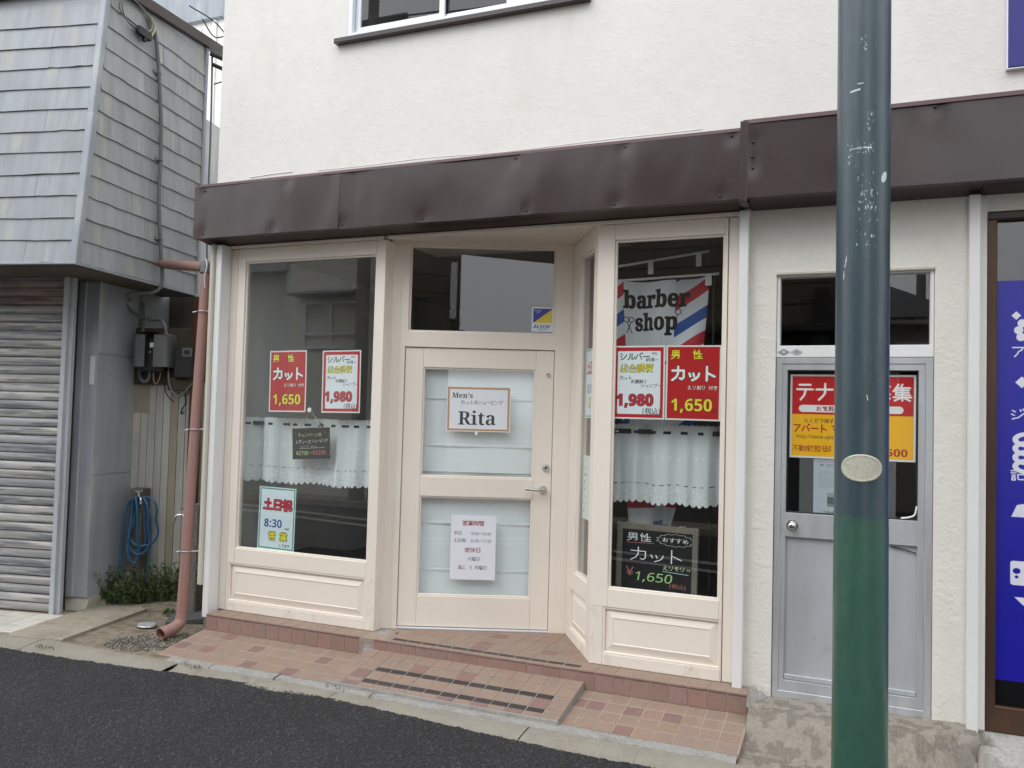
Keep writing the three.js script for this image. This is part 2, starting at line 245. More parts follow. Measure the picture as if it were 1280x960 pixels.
// ---------------------------------------------------------------- lettering: brush strokes on a 16 x 16 field (hex x, hex y)
const G = {
  'カ': '15 d5 dc be 9d|71 78 5c 1f', 'ッ': '38 4b|78 8b|d8 cb ad 6f', 'ト': '51 5f|57 db', 'シ': '22 54|17 49|2e 8c e4', 'ル': '52 58 4b 1e|92 9d dc f8', 'バ': '54 39 1d|94 c9 dd|b1 c3|e0 f2', 'ー': '18 e8',
  'ャ': '3a d8 bb|67 8f', 'ン': '23 55|2e 8c e4', 'プ': '23 c3 b8 8c 4f|d1 e0 f1 e2 d1', 'キ': '24 c3|29 e8|71 9f', 'ペ': '19 54 ec|b3 c2 d3 c4 b3', 'レ': '42 4d 9b e6', 'デ': '32 a2|16 c6|87 7b 4f|c1 d3|e0 f2', 'ィ': 'c7 8a 3c|8a 8f',
  'ス': '33 c3 a8 6c 1f|9a ee', 'ェ': '49 d9|89 8e|2e ee', 'ビ': '31 3c 5e de|39 c6|c1 d3|e0 f2', 'グ': '51 36 18|54 c4 a9 7d 3f|d0 e2|f0 f1', 'テ': '32 c2|16 e6|87 7b 4f', 'ナ': '16 e6|81 89 6c 3f', 'ア': '22 d2 b6 97|88 7b 4f',
  'パ': '54 39 1d|94 c9 dd|c1 d0 e1 d2 c1', 'マ': '23 d3 b7 8b|58 8c ae', 'ク': '52 37 19|54 c4 a9 7d 3f', 'ジ': '22 54|17 49|2e 8c e6|a1 b3|d0 e2',
  'え': '51 92|35 a5 2e|5b 8a 9e ee', 'り': '41 36 49|b1 b8 9c 6f', 'お': '15 85|51 5d 3d 1b 48 97 ca bd 8e|b3 d5', 'し': '41 4b 6e 9e da', 'て': '13 d3 96 6a 7d ae', 'ま': '23 d3|37 c7|71 7c 4e 2c 4b 7c de', 'す': '14 e4|91 98 7b 5a 58 78 9b 8d 5f',
  'め': '32 58 8d|a2 88 4d 2b 39 86 c7 ea cd 9f', 'そ': '32 b2 27 e6 97 6b 8e be', 'き': '24 c3|27 d6|61 ba|69 3b 5e be', 'で': '13 d3 96 6a 7d ae|c7 d9|e6 f8', 'ら': '61 93|34 3a 87 ca ad 6f', 'く': 'a1 38 bf', 'だ': '15 95|61 3f|87 d7|7c 9e de|c1 d3|e0 f2', 'に': '31 28 3f|75 d5|6b 8e de',
  '男': '32 d2 d8 38 32|82 88|35 d5|1a ea dd be|7a 5d 1f', '性': '31 3f|14 27|54 57|92 68|87 e7|a1 ae|7b eb|5e fe', '剃': '21 43|71 53|25 85 88 28 2b 9b|55 5f|5b 2e|b3 bb|e1 ef ce', '付': '52 18|35 3f|66 f6|c1 ce ae|88 9a', '円': '22 2f|22 d2 de be|82 87|27 d7',
  '歳': '83 80|41 44|82 c2|14 e4|36 3b 1f|36 e6|a5 ca ef|58 98|78 7e|5b 4e|9b ad|e8 af', '総': '41 25 47 19|1a 8a|5a 5f|2c 1e|7c 8e|a1 83|b1 e4|a5 87 d7|9a 9e ce|7b 6e|ab bd|db ee', '合': '71 18|71 f8|57 b7|3a da df 3f 3a',
  '調': '12 62|15 65|28 58|2a 5a|2c 5c 5f 2f 2c|81 8a 6f|81 e1 ee ce|a3 d3|b2 b6|96 d6|a8 d8 dc ac a8', '髪': '31 36|31 81|34 74|36 86|e0 a3|e2 a5|f4 98|18 e8|68 3e|59 b9 5f|69 ef',
  '顔': '41 42|13 73|24 45|64 45|26 86|26 1f|75 38|7a 4c|7d 3f|92 f2|b2 a4|94 e4 ec 9c 94|97 e7|99 e9|9d 8f|dd ef', '税': '71 32|15 75|42 4f|47 1b|47 7a|81 93|e1 d3|94 e4 e8 98 94|a8 9b 7f|c8 ce fe fb', '込': '12 34|17 47 4c 1f|4c 6e fe|81 a2 b6 6c|b5 ec',
  '土': '36 c6|81 8e|1e fe', '日': '32 d2 de 3e 32|38 d8', '祝': '41 43|14 74 1a|44 4f|57 79|82 e2 e7 87 82|a7 9b 7f|c7 ce fe fb', '営': '31 43|81 83|d1 c3|14 e4|14 16|e4 e6|46 b6 b9 49 46|3b db df 3f 3b', '業': '61 64|a1 a4|22 44|d2 b4|14 f4|55 67|b5 97|28 e8|3a da|1c fc|88 8f|7c 2f|9c ef',
  '時': '12 52 5d 1d 12|17 57|74 e4|a1 a7|67 f7|6a fa|d7 de be|8b 9d', '間': '12 1f|12 62 66 16|14 64|92 e2 ef cf|92 96 e6|94 e4|59 b9 be 5e 59|5b bb', '平': '22 e2|44 57|c4 b7|19 f9|82 8f', '定': '81 83|14 e4|14 17|e4 e7|37 d7|87 8d|8a da|47 4b 1f|3c 7e fe',
  '休': '41 17|35 3f|66 f6|a1 af|a6 5d|a6 fd', '火': '81 88 5c 1f|8a ef|35 49|d4 b8', '曜': '12 42 4d 1d 12|17 47|62 92 96|64 94|b2 e2 e6|b4 e4|79 7f|87 69|79 f9|7b eb|7d ed|7f ff|b9 bf', '第': '31 15|23 73|91 75|83 e3|27 d7 da 2a 2d ed df bf|77 7f|7d 2f', '月': '42 4a 1f|42 c2 ce ae|46 c6|4a ca',
  '中': '24 d4 da 2a 24|81 8f', '集': '51 17|35 3a|81 73|34 e4|36 d6|38 d8|3a ea|84 8a|1c fc|8a 8f|8c 2f|8c ef', '気': '41 15|43 d3|45 c5|37 b7 bb df fc|58 9e|a8 4e', '軽': '12 72|23 63 69 29 23|26 66|1b 7b|41 4f|82 d2 87|94 e7|8a ea|b8 be|7e fe',
  '不': '12 f2|92 1c|87 8f|97 eb', '動': '61 22|14 84|25 75 79 29 25|27 77|1b 8b|1e 8d|43 4d|95 e5 dd be|b1 a9 7f', '産': '81 82|23 e3|53 65|b3 a5|25 f5|25 2a 1f|58 37|48 d8|5b cb|3e fe|88 8e', '信': '41 16|35 3f|91 a2|63 f3|75 d5|77 d7|79 d9|8b db df 8f 8b',
  '託': '12 62|15 65|28 58|2a 5a|2c 5c 5f 2f 2c|e1 93|88 f7|b2 be fe fb', '部': '41 43|13 73|24 36|64 56|17 87|2a 7a 7e 2e 2a|a1 af|a2 e2 c6 e9 dc bc', '探': '14 64|31 3e 1d|1a 69|72 74|72 f2 f4|94 77|c4 e7|69 f9|a7 af|a9 6e|a9 fe', '記': '12 62|15 65|28 58|2a 5a|2c 5c 5f 2f 2c|83 e3 e7 87 8d 9e fe fb',
  '募': '13 e3|51 54|a1 a4|45 b5 b9 49 45|47 b7|1a ea|69 1d|99 ee|4c cc be 9f|7b 5f', '〜': '29 47 68 8a b9 d7', '、': '3c 5f', 'リ': '42 49|b1 b8 9c 6f', '・': '78 79',
};
const H = (c) => parseInt(c, 16);
function write(c, text, x, y, s, o = {}) {   // top left corner x, y; s = height of a character
  const { color = '#000', w = 0.1, outline, ow = 0.1, adv = 1, font = 'bold', face = 'sans-serif', squeeze = 1 } = o;
  c.lineCap = c.lineJoin = 'round';
  const pass = (stroke, extra) => {
    let cx = x; c.strokeStyle = c.fillStyle = stroke;
    for (const ch of text) {
      if (ch === ' ') { cx += s * 0.5 * adv; continue; }
      const g = G[ch];
      if (g) {
        c.lineWidth = s * (w + extra);
        for (const st of g.split('|')) { c.beginPath(); st.split(' ').forEach((p, i) => c[i ? 'lineTo' : 'moveTo'](cx + (H(p[0]) + 0.5) / 16 * s * squeeze, y + (H(p[1]) + 0.2) / 16 * s)); c.stroke(); }
        cx += s * adv * squeeze;
      } else {
        c.font = `${font} ${s * 1.12}px ${face}`;
        if (extra) { c.lineWidth = s * extra; c.strokeText(ch, cx, y + s * 0.95); }
        c.fillText(ch, cx, y + s * 0.95);
        cx += c.measureText(ch).width * (o.tight ?? 1);
      }
    }
    return cx;
  };
  if (outline) pass(outline, ow);
  return pass(color, 0);
}
function sheet(w, h, paint) {
  const cv = document.createElement('canvas'); cv.width = w; cv.height = h;
  const c = cv.getContext('2d'); paint(c, w, h);
  const t = new THREE.CanvasTexture(cv); t.colorSpace = THREE.SRGBColorSpace; t.magFilter = THREE.LinearFilter; t.anisotropy = 8;
  return t;
}
const fill = (c, col, x, y, w, h) => { c.fillStyle = col; c.fillRect(x, y, w, h); };
function printed(t, rough = 0.5) { return new THREE.MeshStandardMaterial({ map: t, roughness: rough }); }
// A sheet of paper or board with real thickness: centre x, y in its plane, turned about y and tilted a little.
function board(name, label, category, t, w, h, pos, turn = 0, tilt = 0, thick = 0.0014, group, rough = 0.45) {
  const g = new THREE.BoxGeometry(w, h, thick, 14, 14, 1), bp = g.attributes.position, k1 = rr(-0.0012, 0.0012), k2 = rr(-1, 1);
  if (thick < 0.002) for (let i = 0; i < bp.count; i++) { const a = bp.getX(i) / w, b = bp.getY(i) / h; bp.setZ(i, bp.getZ(i) + k1 * Math.sin(3 * a + k2 + 2 * b) + 0.0012 * Math.pow(Math.abs(a * b) * 4, 3)); }
  g.computeVertexNormals();
  const m = put(name, g, printed(t, rough)); m.position.set(...pos); m.rotation.set(0, turn, tilt, 'YXZ');
  return tag(m, label, category, group);
}

// ---------------------------------------------------------------- ground, road, kerb
{
  const g = new THREE.PlaneGeometry(300, 300).rotateX(-Math.PI / 2).translate(0, -0.32, 0);
  structure(put('ground', boxUV(g), M.dirt), 'bare ground under and around the street');
}
const edge = (x) => 0.815 + 0.055 * Math.sin(x * 1.55 + 3.3) + (x < -3.6 ? 0.035 * Math.min(2, -3.6 - x) : 0) + 0.05 * (fbm(x / 4 + 9, 0.3, 40, 4, 5, 7, 0.65) - 0.5);
{
  const xs = 1400, x0 = -16, x1 = 14, g = grid(xs, 5, (u, v) => {
    const x = x0 + (x1 - x0) * u, e = edge(x), low = x > -6.4 && x < 0.6 && v < 0.9 ? 0.014 : 0, k = [0, 0.004, 0.05, 0.4, 1, 1][Math.round(v * 5)];
    const z = v >= 0.999 ? 7.3 : v > 0.7 ? 2.2 : e + 0.35 * k, y = v < 0.1 ? -0.235 : v < 0.3 ? -0.187 : v < 0.5 ? -0.1805 : -0.18;
    return [x, y - low + (v > 0.15 && v < 0.5 ? 0.004 * (vnoise(x / 8, v, 400, 3, 5) - 0.5) : 0), z];
  });
  // the strip is laid out from the shops towards the far side, so its faces look up
  const i = g.index.array; for (let k = 0; k < i.length; k += 3) { const t = i[k]; i[k] = i[k + 1]; i[k + 1] = t; }
  g.computeVertexNormals();
  structure(put('road', gridUV(g, [0, 2]), M.asphalt), 'dark coarse asphalt road running past the shop');
}
{
  // the near part of the road with its stones in relief
  const nu = 1400, nv = 420, x0 = -6.35, x1 = 0.55, g = grid(nu, nv, (u, v) => {
    const x = x0 + (x1 - x0) * u, e = edge(x), z = e + (2.42 - e) * Math.pow(v, 1.25), [d1, d2, id] = cells(mod(x / 0.95, 1), mod(z / 0.95, 1), 84, 51);
    const h = 0.0075 * Math.min(1, (d2 - d1) * 2.4) * (0.3 + 0.7 * id), rim = Math.min(1, v * nv / 3);
    return [x, -0.1875 - 0.03 * (1 - rim) + h + 0.006 * (fbm(x / 8 + 3, z / 8, 30, 30, 3, 57) - 0.5), z];
  });
  const ix = g.index.array; for (let q = 0; q < ix.length; q += 3) { const t = ix[q]; ix[q] = ix[q + 1]; ix[q + 1] = t; }
  g.computeVertexNormals();
  structure(put('road_surface', gridUV(g, [0, 2]), M.asphaltNear), 'coarse dark asphalt along the kerb');
}
for (const [za, zb] of [[5.75, 5.3], [5.2, 4.85]]) {   // painted lines on the road, seen only in the window glass
  const g = boxUV(new THREE.BoxGeometry(26, 0.006, 0.15).translate(0, 0, 0));
  const m = put('road_marking', g, M.roadPaint); m.position.set(-5, -0.176, (za + zb) / 2 + 0.12); m.rotation.y = 0.2; structure(m);
}
structure(put('far_pavement', box(-40, 40, -0.3, -0.08, 7.3, 8.0), M.concrete), 'pavement across the street');

{
  const k = sgroup('kerb', 'weathered yellowish concrete kerb between asphalt and the tiled apron', 'kerb');
  const joints = [-14, -13.4];
  for (let x = -12.8; x < 13; x += 0.605) joints.push(x + 0.285);
  for (let i = 0; i + 1 < joints.length; i++) {
    const a = joints[i] + 0.0015, b = joints[i + 1] - 0.0015, near = a > -6.5 && b < 1.2;
    const n = near ? 24 : 2, sag = rr(-0.003, 0.003), brk = a > -4.6 && b < -3.2;
    const pr = [[0.662, -0.245], [0.664, -0.184], [0.672, -0.177], [0.72, -0.178], [0.80, -0.186], [0.86, -0.198], [0.99, -0.206], [0.99, -0.245]];
    const g = grid(n, pr.length - 1, (u, v) => {
      const x = a + (b - a) * u, p = pr[Math.round(v * (pr.length - 1))], endRound = Math.min(1, Math.min(u, 1 - u) * n * 0.7 + 0.35);
      let y = p[1] + sag + (near ? 0.008 * (fbm(x / 2 + 20, p[0] * 2, 40, 30, 3, 15) - 0.5) : 0);
      if (brk) y -= 0.02 * step(0.5, 0.66, fbm(x / 3 + 40, p[0] * 1.7, 26, 18, 4, 19));
      if (p[1] > -0.2) y -= (1 - endRound) * 0.004;
      return [x, y, p[0] + (near ? 0.012 * (vnoise(x / 2 + 30, p[0] * 2, 20, 12, 8) - 0.5) : 0)];
    });
    const ix = g.index.array; for (let q = 0; q < ix.length; q += 3) { const t = ix[q]; ix[q] = ix[q + 1]; ix[q + 1] = t; }
    g.computeVertexNormals();
    put('kerb_stone', gridUV(g, [0, 2]), M.kerb, k);
  }
}
// mortar strip that closes the tiles off along the kerb, cracked towards the alley
{
  const s = sgroup('mortar_strip', 'pale grey mortar strip between the tiles and the kerb', 'mortar strip');
  const cuts = [-4.17, -4.02, -3.81, -3.62, -3.3, -2.62, -0.56];
  for (let i = 0; i + 1 < cuts.length; i++) {
    const a = cuts[i] + 0.003, b = cuts[i + 1] - 0.003, n = Math.ceil((b - a) / 0.03), drop = i < 4 ? rr(-0.012, 0.004) : 0;
    const pr = [[0.578, -0.21], [0.580, -0.170], [0.60, -0.166], [0.648, -0.171], [0.664, -0.180], [0.668, -0.215]];
    const g = grid(n, pr.length - 1, (u, v) => { const x = a + (b - a) * u, p = pr[Math.round(v * 5)]; return [x, p[1] + drop + 0.006 * (fbm(x / 2 + 20, p[0], 30, 20, 3, 25) - 0.5), p[0] + 0.012 * (vnoise(x / 2 + 30, p[0], 14, 9, 28) - 0.5)]; });
    const ix = g.index.array; for (let q = 0; q < ix.length; q += 3) { const t = ix[q]; ix[q] = ix[q + 1]; ix[q + 1] = t; }
    g.computeVertexNormals();
    put('mortar_piece', gridUV(g, [0, 2]), M.mortar, s);
  }
}

// ---------------------------------------------------------------- tiled apron, step and ramp
const P = 0.1066, HALF = 0.0498;   // tile pitch and half tile
function tileGeo(w, d, h = 0.012, b = 0.002) { const g = cbox(-w / 2, w / 2, -d / 2, d / 2, -h, 0, b); g.rotateX(-Math.PI / 2); return g; }
const shifted = (g, k) => { const c = g.clone(), uv = c.attributes.uv; for (let i = 0; i < uv.count; i++) uv.setXY(i, uv.getX(i) + 0.137 * k, uv.getY(i) + 0.211 * k); return c; };
const variants = (w, d) => { const g = tileGeo(w, d); return [0, 1, 2, 3, 4].map((k) => shifted(g, k)); };
const GT = variants(0.1, 0.1), GB = variants(0.099, 0.042);
function layTile(parent, gs, m, x, y, z, slope = 0, turn = 0) {
  const t = put('tile', pick(gs), m, parent); t.position.set(x, y + rr(-0.0006, 0.0006), z); t.rotation.set(slope + rr(-0.004, 0.004), turn, rr(-0.004, 0.004)); return t;
}
const XL = -4.30, XR = -0.572, ZF = 0.16, YF = -0.112;   // step front, apron top
const apronSlope = Math.atan2(0.058, 0.40);
{
  const a = sgroup('tiled_apron', 'sloping apron of salmon pink tiles between shop step and kerb', 'apron');
  put('bedding', boxUV(new THREE.BoxGeometry(XR - XL + 0.02, 0.1, 0.46).rotateX(apronSlope).translate((XL + XR) / 2, -0.1905, 0.365)), M.grout, a);
  const darkLeft = [[2, 0], [5, 1], [10, 1], [0, 2], [2, 2], [6, 3], [9, 3], [13, 2]], darkRight = [[27, 1], [29, 1], [29, 3], [31, 1], [26, 1]];
  for (let i = 0; i < 35; i++) for (let j = 0; j < 4; j++) {
    const x = XL + 0.052 + i * P; if (x > XR - 0.03) continue;
    if (x > -2.88 && x < -1.5 && true) continue;                    // under the ramp
    const s = 0.054 + j * 0.1075, z = ZF + s * Math.cos(apronSlope), y = YF - s * Math.sin(apronSlope) + 0.003;
    const w = XR - x < 0.05 ? 0.06 : 0.1;
    const d = (darkLeft.some((q) => q[0] === i && q[1] === j) || darkRight.some((q) => q[0] === i && q[1] === j));
    layTile(a, GT, d ? pick(M.tileDark) : pick(M.tile), x - (0.1 - w) / 2, y, z, apronSlope).scale.x = w / 0.1;
  }
}
{
  const r = thing('entrance_ramp', 'tiled wedge ramp with two rows of black tiles before the shop door', 'ramp');
  r.userData.kind = 'structure';
  // wedge: from the step down to the mortar strip
  const yb = -0.162, yt = -0.066, z0 = ZF, z1 = 0.612, xa = -2.955, xb = -1.49;
  const s = new THREE.Shape(); s.moveTo(-z0, -0.19); s.lineTo(-z0, yt); s.lineTo(-z1, yb + 0.014); s.lineTo(-z1 - 0.006, -0.19); s.closePath();
  const g = new THREE.ExtrudeGeometry(s, { depth: xb - xa, bevelEnabled: false }).rotateY(Math.PI / 2).translate(xa, 0, 0);
  put('wedge', boxUV(g), M.mortar, r);
  const slope = Math.atan2(yt - yb - 0.014, z1 - z0), at = (d) => [yt - d * Math.sin(slope) + 0.0035, z0 + d * Math.cos(slope)];
  const rows = [['t', 0.053], ['t', 0.157], ['b', 0.232], ['t', 0.307], ['b', 0.383], ['h', 0.428]];
  const dark = [[4, 1], [7, 1], [1, 3], [12, 3], [1, 5], [7, 5], [9, 5], [11, 5]];
  const GH = variants(0.1, 0.04);
  rows.forEach(([kind, d], j) => {
    for (let i = 0; i < 14; i++) {
      const x = xb - 0.05 - (13 - i) * 0.1052, [y, z] = at(d); if (x < xa + 0.03) continue;
      const black = kind === 'b' && i > 1 && i < 13;
      const m = black ? pick(M.tileBlack) : dark.some((q) => q[0] === i && q[1] === j) ? pick(M.tileDark) : pick(M.tile);
      layTile(r, kind === 't' ? GT : kind === 'b' ? GB : GH, m, x, y, z, slope);
    }
  });
}
{
  const st = sgroup('doorstep', 'tiled step under the display windows and the recessed door', 'step');
  put('step_base', box(XL + 0.002, XR - 0.002, -0.19, -0.0025, -0.75, ZF - 0.0025), M.grout, st);
  // risers: a dark nosing lip above a square tile
  const rg = [0, 1, 2, 3].map((k) => shifted(cbox(-0.0498, 0.0498, -0.094, 0, -0.012, 0, 0.002), k));
  const ng = [0, 1, 2].map((k) => shifted(cbox(-0.0498, 0.0498, -0.013, 0, -0.012, 0, 0.003), k));
  const tg = variants(0.0996, 0.138);
  for (let i = 0; i < 36; i++) {
    const x = XL + 0.05 + i * P; if (x > XR - 0.02) continue;
    const last = x > XR - 0.06, w = last ? (XR - x + 0.05) / 0.1 : 1, xx = last ? x - 0.05 + (XR - x + 0.05) / 2 : x;
    if (x > -2.99 && x < -2.87) continue;                            // the broken corner
    const mid = x > -2.9 && x < -1.5;
    const a = put('riser_tile', pick(rg), pick(M.riser), st); a.position.set(xx, -0.0145, ZF + rr(0, 0.001)); a.scale.x = w;
    if (!mid) { const n = put('nosing', pick(ng), pick(M.tileNosing), st); n.position.set(xx, -0.0008, ZF + 0.002); n.scale.x = w; layTile(st, tg, pick(M.tile), xx, 0, 0.076).scale.x = w; }
    else { const n = put('nosing', pick(ng), pick(M.tileDark), st); n.position.set(xx, -0.0008, ZF + 0.002); }
  }
  // porch floor: black row behind the edge, squares up to the slanting door
  const th = 0.3886, c = Math.cos(th), s = Math.sin(th), G2 = variants(0.099, 0.03);
  for (let i = 13; i < 27; i++) {
    const x = XL + 0.05 + i * P; if (x < -2.86) continue;
    const mid = x < -1.55;
    if (x < -1.5) {
      layTile(st, G2, pick(M.tile), x, 0, 0.131);
      layTile(st, GB, mid && x > -2.82 ? pick(M.tileBlack) : pick(M.tile), x, 0, 0.091);
    }
    for (let j = 0; j < 9; j++) {
      const z = 0.016 - j * 0.1045, d = (x + 3.0173) * s + (z + 0.1073) * c; if (d < -0.07) continue;
      if (x > -1.9 && z < (x + 1.514) * 1.62 - 0.12) continue;        // behind the slanting side window
      if (x > -1.52 && j === 0) continue;
      layTile(st, GT, rnd() < 0.09 ? pick(M.tileDark) : pick(M.tile), x, 0, z);
    }
  }
  // crumbled corner with bare mortar
  const g = grid(14, 10, (u, v) => { const x = -2.985 + 0.13 * u, z = 0.175 - 0.25 * v; return [x, -0.05 + 0.04 * step(0.3, 0.55, v) + 0.018 * fbm(u, v, 5, 5, 4, 33) - (v < 0.02 ? 0.06 : 0), z]; });
  put('broken_corner', gridUV(g), M.mortar, st, 'crumbled grey mortar corner with its tile missing');
  put('mortar_core', boxUV(new THREE.BoxGeometry(0.115, 0.075, 0.07, 6, 4, 4)).translate(-2.93, -0.078, 0.124), M.mortar, st);
  put('rubble', [[-2.95, 0.1, 0.016], [-2.91, 0.13, 0.012], [-2.93, 0.06, 0.013]].map(([x, z, r]) => new THREE.DodecahedronGeometry(r, 0).scale(1.6, 0.7, 1).rotateY(x * 9).translate(x, -0.028, z)), M.mortar, st);
}

// ---------------------------------------------------------------- alley floor and the neighbour's forecourt
const TH = 0.217, OX = -5.708, OZ = -0.04, cT = Math.cos(TH), sT = Math.sin(TH);
const loc = (x, y, z) => [OX + x * cT + z * sT, y, OZ - x * sT + z * cT];   // the neighbour's own axes to the street's
{
  const n = 70, g = grid(n, n, (u, v) => { const x = -16 + 11.85 * Math.pow(u, 0.35), z = -3 + 3.668 * v; return [x, -0.188 + 0.02 * (fbm(u, v, 9, 9, 4, 61) - 0.5) - 0.03 * step(-0.3, -0.9, z) * 0, z]; });
  const ix = g.index.array; for (let q = 0; q < ix.length; q += 3) { const t = ix[q]; ix[q] = ix[q + 1]; ix[q + 1] = t; } g.computeVertexNormals();
  structure(put('alley_ground', gridUV(g), M.dirt), 'dirty concrete floor of the narrow alley');
}
{
  const s = structure(put('concrete_slab', cbox(-0.02, 0.43, -0.2, -0.168, -0.35, 0.80, 0.006), M.concrete), 'worn grey concrete slab before the alley');
  s.position.set(OX, 0, OZ); s.rotation.y = TH;
}
{
  const f = sgroup('forecourt', 'cream square tiles laid before the roller shutter', 'forecourt'); f.position.set(OX, 0, OZ); f.rotation.y = TH;
  put('bedding', box(-6, -0.022, -0.24, -0.1705, 0.1, 0.772), M.grout, f);
  const gw = variants(0.102, 0.102);
  for (let i = 0; i < 14; i++) for (let j = 0; j < 5; j++) { const t = put('tile', pick(gw), pick(M.tileWhite), f); t.position.set(-0.076 - i * 0.108, -0.168 + rr(-0.001, 0.001), 0.268 + j * 0.106); t.rotation.set(rr(-0.006, 0.006), 0, rr(-0.006, 0.006)); }
}
{
  // loose gravel beside the pipe, a heap of separate stones over a grey bed
  const stones = [];
  for (let i = 0; i < 900; i++) {
    const a = rr(0, 6.283), q = Math.sqrt(rnd()), x = -4.56 + 0.27 * q * Math.cos(a) - 0.1 * q * Math.sin(a), z = 0.36 + 0.27 * q * Math.sin(a), r = rr(0.004, 0.0105);
    stones.push(new THREE.TetrahedronGeometry(r, 1).scale(1, 0.7, 1.2).rotateY(rr(0, 6)).translate(x, -0.184 + r * 0.4, z));
  }
  const m = put('gravel', stones, M.gravel); m.userData.kind = 'stuff'; m.userData.label = 'loose grey gravel beside the brown downpipe'; m.geometry = boxUV(m.geometry);
}
{
  const t = thing('valve_cover', 'small oval grey metal cover set in the alley floor', 'cover', null, [-4.93, -0.172, 0.085]);
  put('lid', new THREE.CylinderGeometry(0.072, 0.075, 0.012, 28).scale(1, 1, 0.8).translate(0, 0.004, 0), M.aluminium, t);
  put('rim', new THREE.TorusGeometry(0.078, 0.006, 6, 28).rotateX(Math.PI / 2).scale(1, 1, 0.8), M.steel, t);
}
for (const [x, z, w, d, r, label] of [[-5.14, -0.52, 0.62, 0.4, 0.2, 'large brown paving slab at the back of the alley'], [-4.80, -0.22, 0.3, 0.24, 0.5, 'dark grey slate slab leaning by the downpipe']]) {
  const m = put('paving_slab', cbox(-w / 2, w / 2, 0, 0.045, -d / 2, d / 2, 0.006), label[0] === 'd' ? M.slate : M.dirt);
  m.position.set(x, -0.185, z); m.rotation.set(label[0] === 'd' ? 0.1 : 0.05, r, 0.06); tag(m, label, 'slab');
}

// ---------------------------------------------------------------- rough concrete plinth under the rented door, pale floor of the shop at the right
{
  const h = (x, z) => {
    const n = fbm(x / 2 + 8, z / 2 + 8, 24, 24, 5, 71, 0.55) - 0.5, zf = x < 0.25 ? 0.20 + 0.07 * Math.sin(x * 5 + 2) : 0.2 - 0.25 * (x - 0.25);
    return -0.036 - (0.155) * step(zf, zf + 0.26 - 0.1 * step(0, 0.4, x), z + 0.06 * n) + 0.022 * n + 0.016 * (fbm(x / 2 + 3, z / 2 + 4, 90, 90, 3, 73) - 0.5) * step(zf - 0.03, zf + 0.05, z) + 0.016 * step(0.5, 0.75, fbm(x / 2 + 5, z / 2, 30, 12, 3, 76)) * step(zf - 0.05, zf, z) * (1 - step(zf + 0.02, zf + 0.06, z));
  };
  const mk = (x0, x1, z0, z1, nx, nz, f) => { const g = grid(nx, nz, (u, v) => { const x = x0 + (x1 - x0) * u, z = z0 + (z1 - z0) * v; return [x, f(x, z, u, v), z]; }); const ix = g.index.array; for (let q = 0; q < ix.length; q += 3) { const t = ix[q]; ix[q] = ix[q + 1]; ix[q + 1] = t; } g.computeVertexNormals(); return gridUV(g); };
  const ragged = (z) => 0.505 + 0.06 * (fbm(z / 2 + 5, 0.4, 20, 4, 4, 77) - 0.5) * 2 + 0.16 * Math.max(0, z - 0.1);
  structure(put('concrete_plinth', mk(-0.57, 0.62, -0.12, 0.86, 260, 200, (x, z, u, v) => (u < 0.001 || v > 0.999 ? -0.24 : h(x, z) - 0.05 * step(ragged(z) - 0.015, ragged(z) + 0.02, x))), M.concreteOld), 'rough broken concrete plinth under the grey aluminium door');
  structure(put('shop_threshold', mk(0.47, 3.4, -0.12, 0.62, 60, 24, (x, z, u, v) => (v > 0.999 || x < ragged(z) ? -0.3 : -0.058 - 0.06 * z + 0.004 * (fbm(x / 2, z, 20, 20, 3, 79) - 0.5))), M.concretePale), 'smooth pale concrete floor before the brown shop front');
}

// cement fillet at the end of the tiled step, white crust on the plinth
{
  const g = grid(16, 12, (u, v) => { const x = -0.575 + 0.085 * u, z = 0.02 + 0.19 * v; return [x, 0.012 - 0.09 * u * (0.4 + v) - 0.05 * step(0.75, 1, v) + 0.018 * (fbm(u / 2, v / 2, 12, 12, 4, 83) - 0.5), z]; });
  const ix = g.index.array; for (let q = 0; q < ix.length; q += 3) { const t = ix[q]; ix[q] = ix[q + 1]; ix[q + 1] = t; } g.computeVertexNormals();
  structure(put('cement_fillet', gridUV(g), M.mortar), 'grey cement fillet closing the end of the tiled step');
}

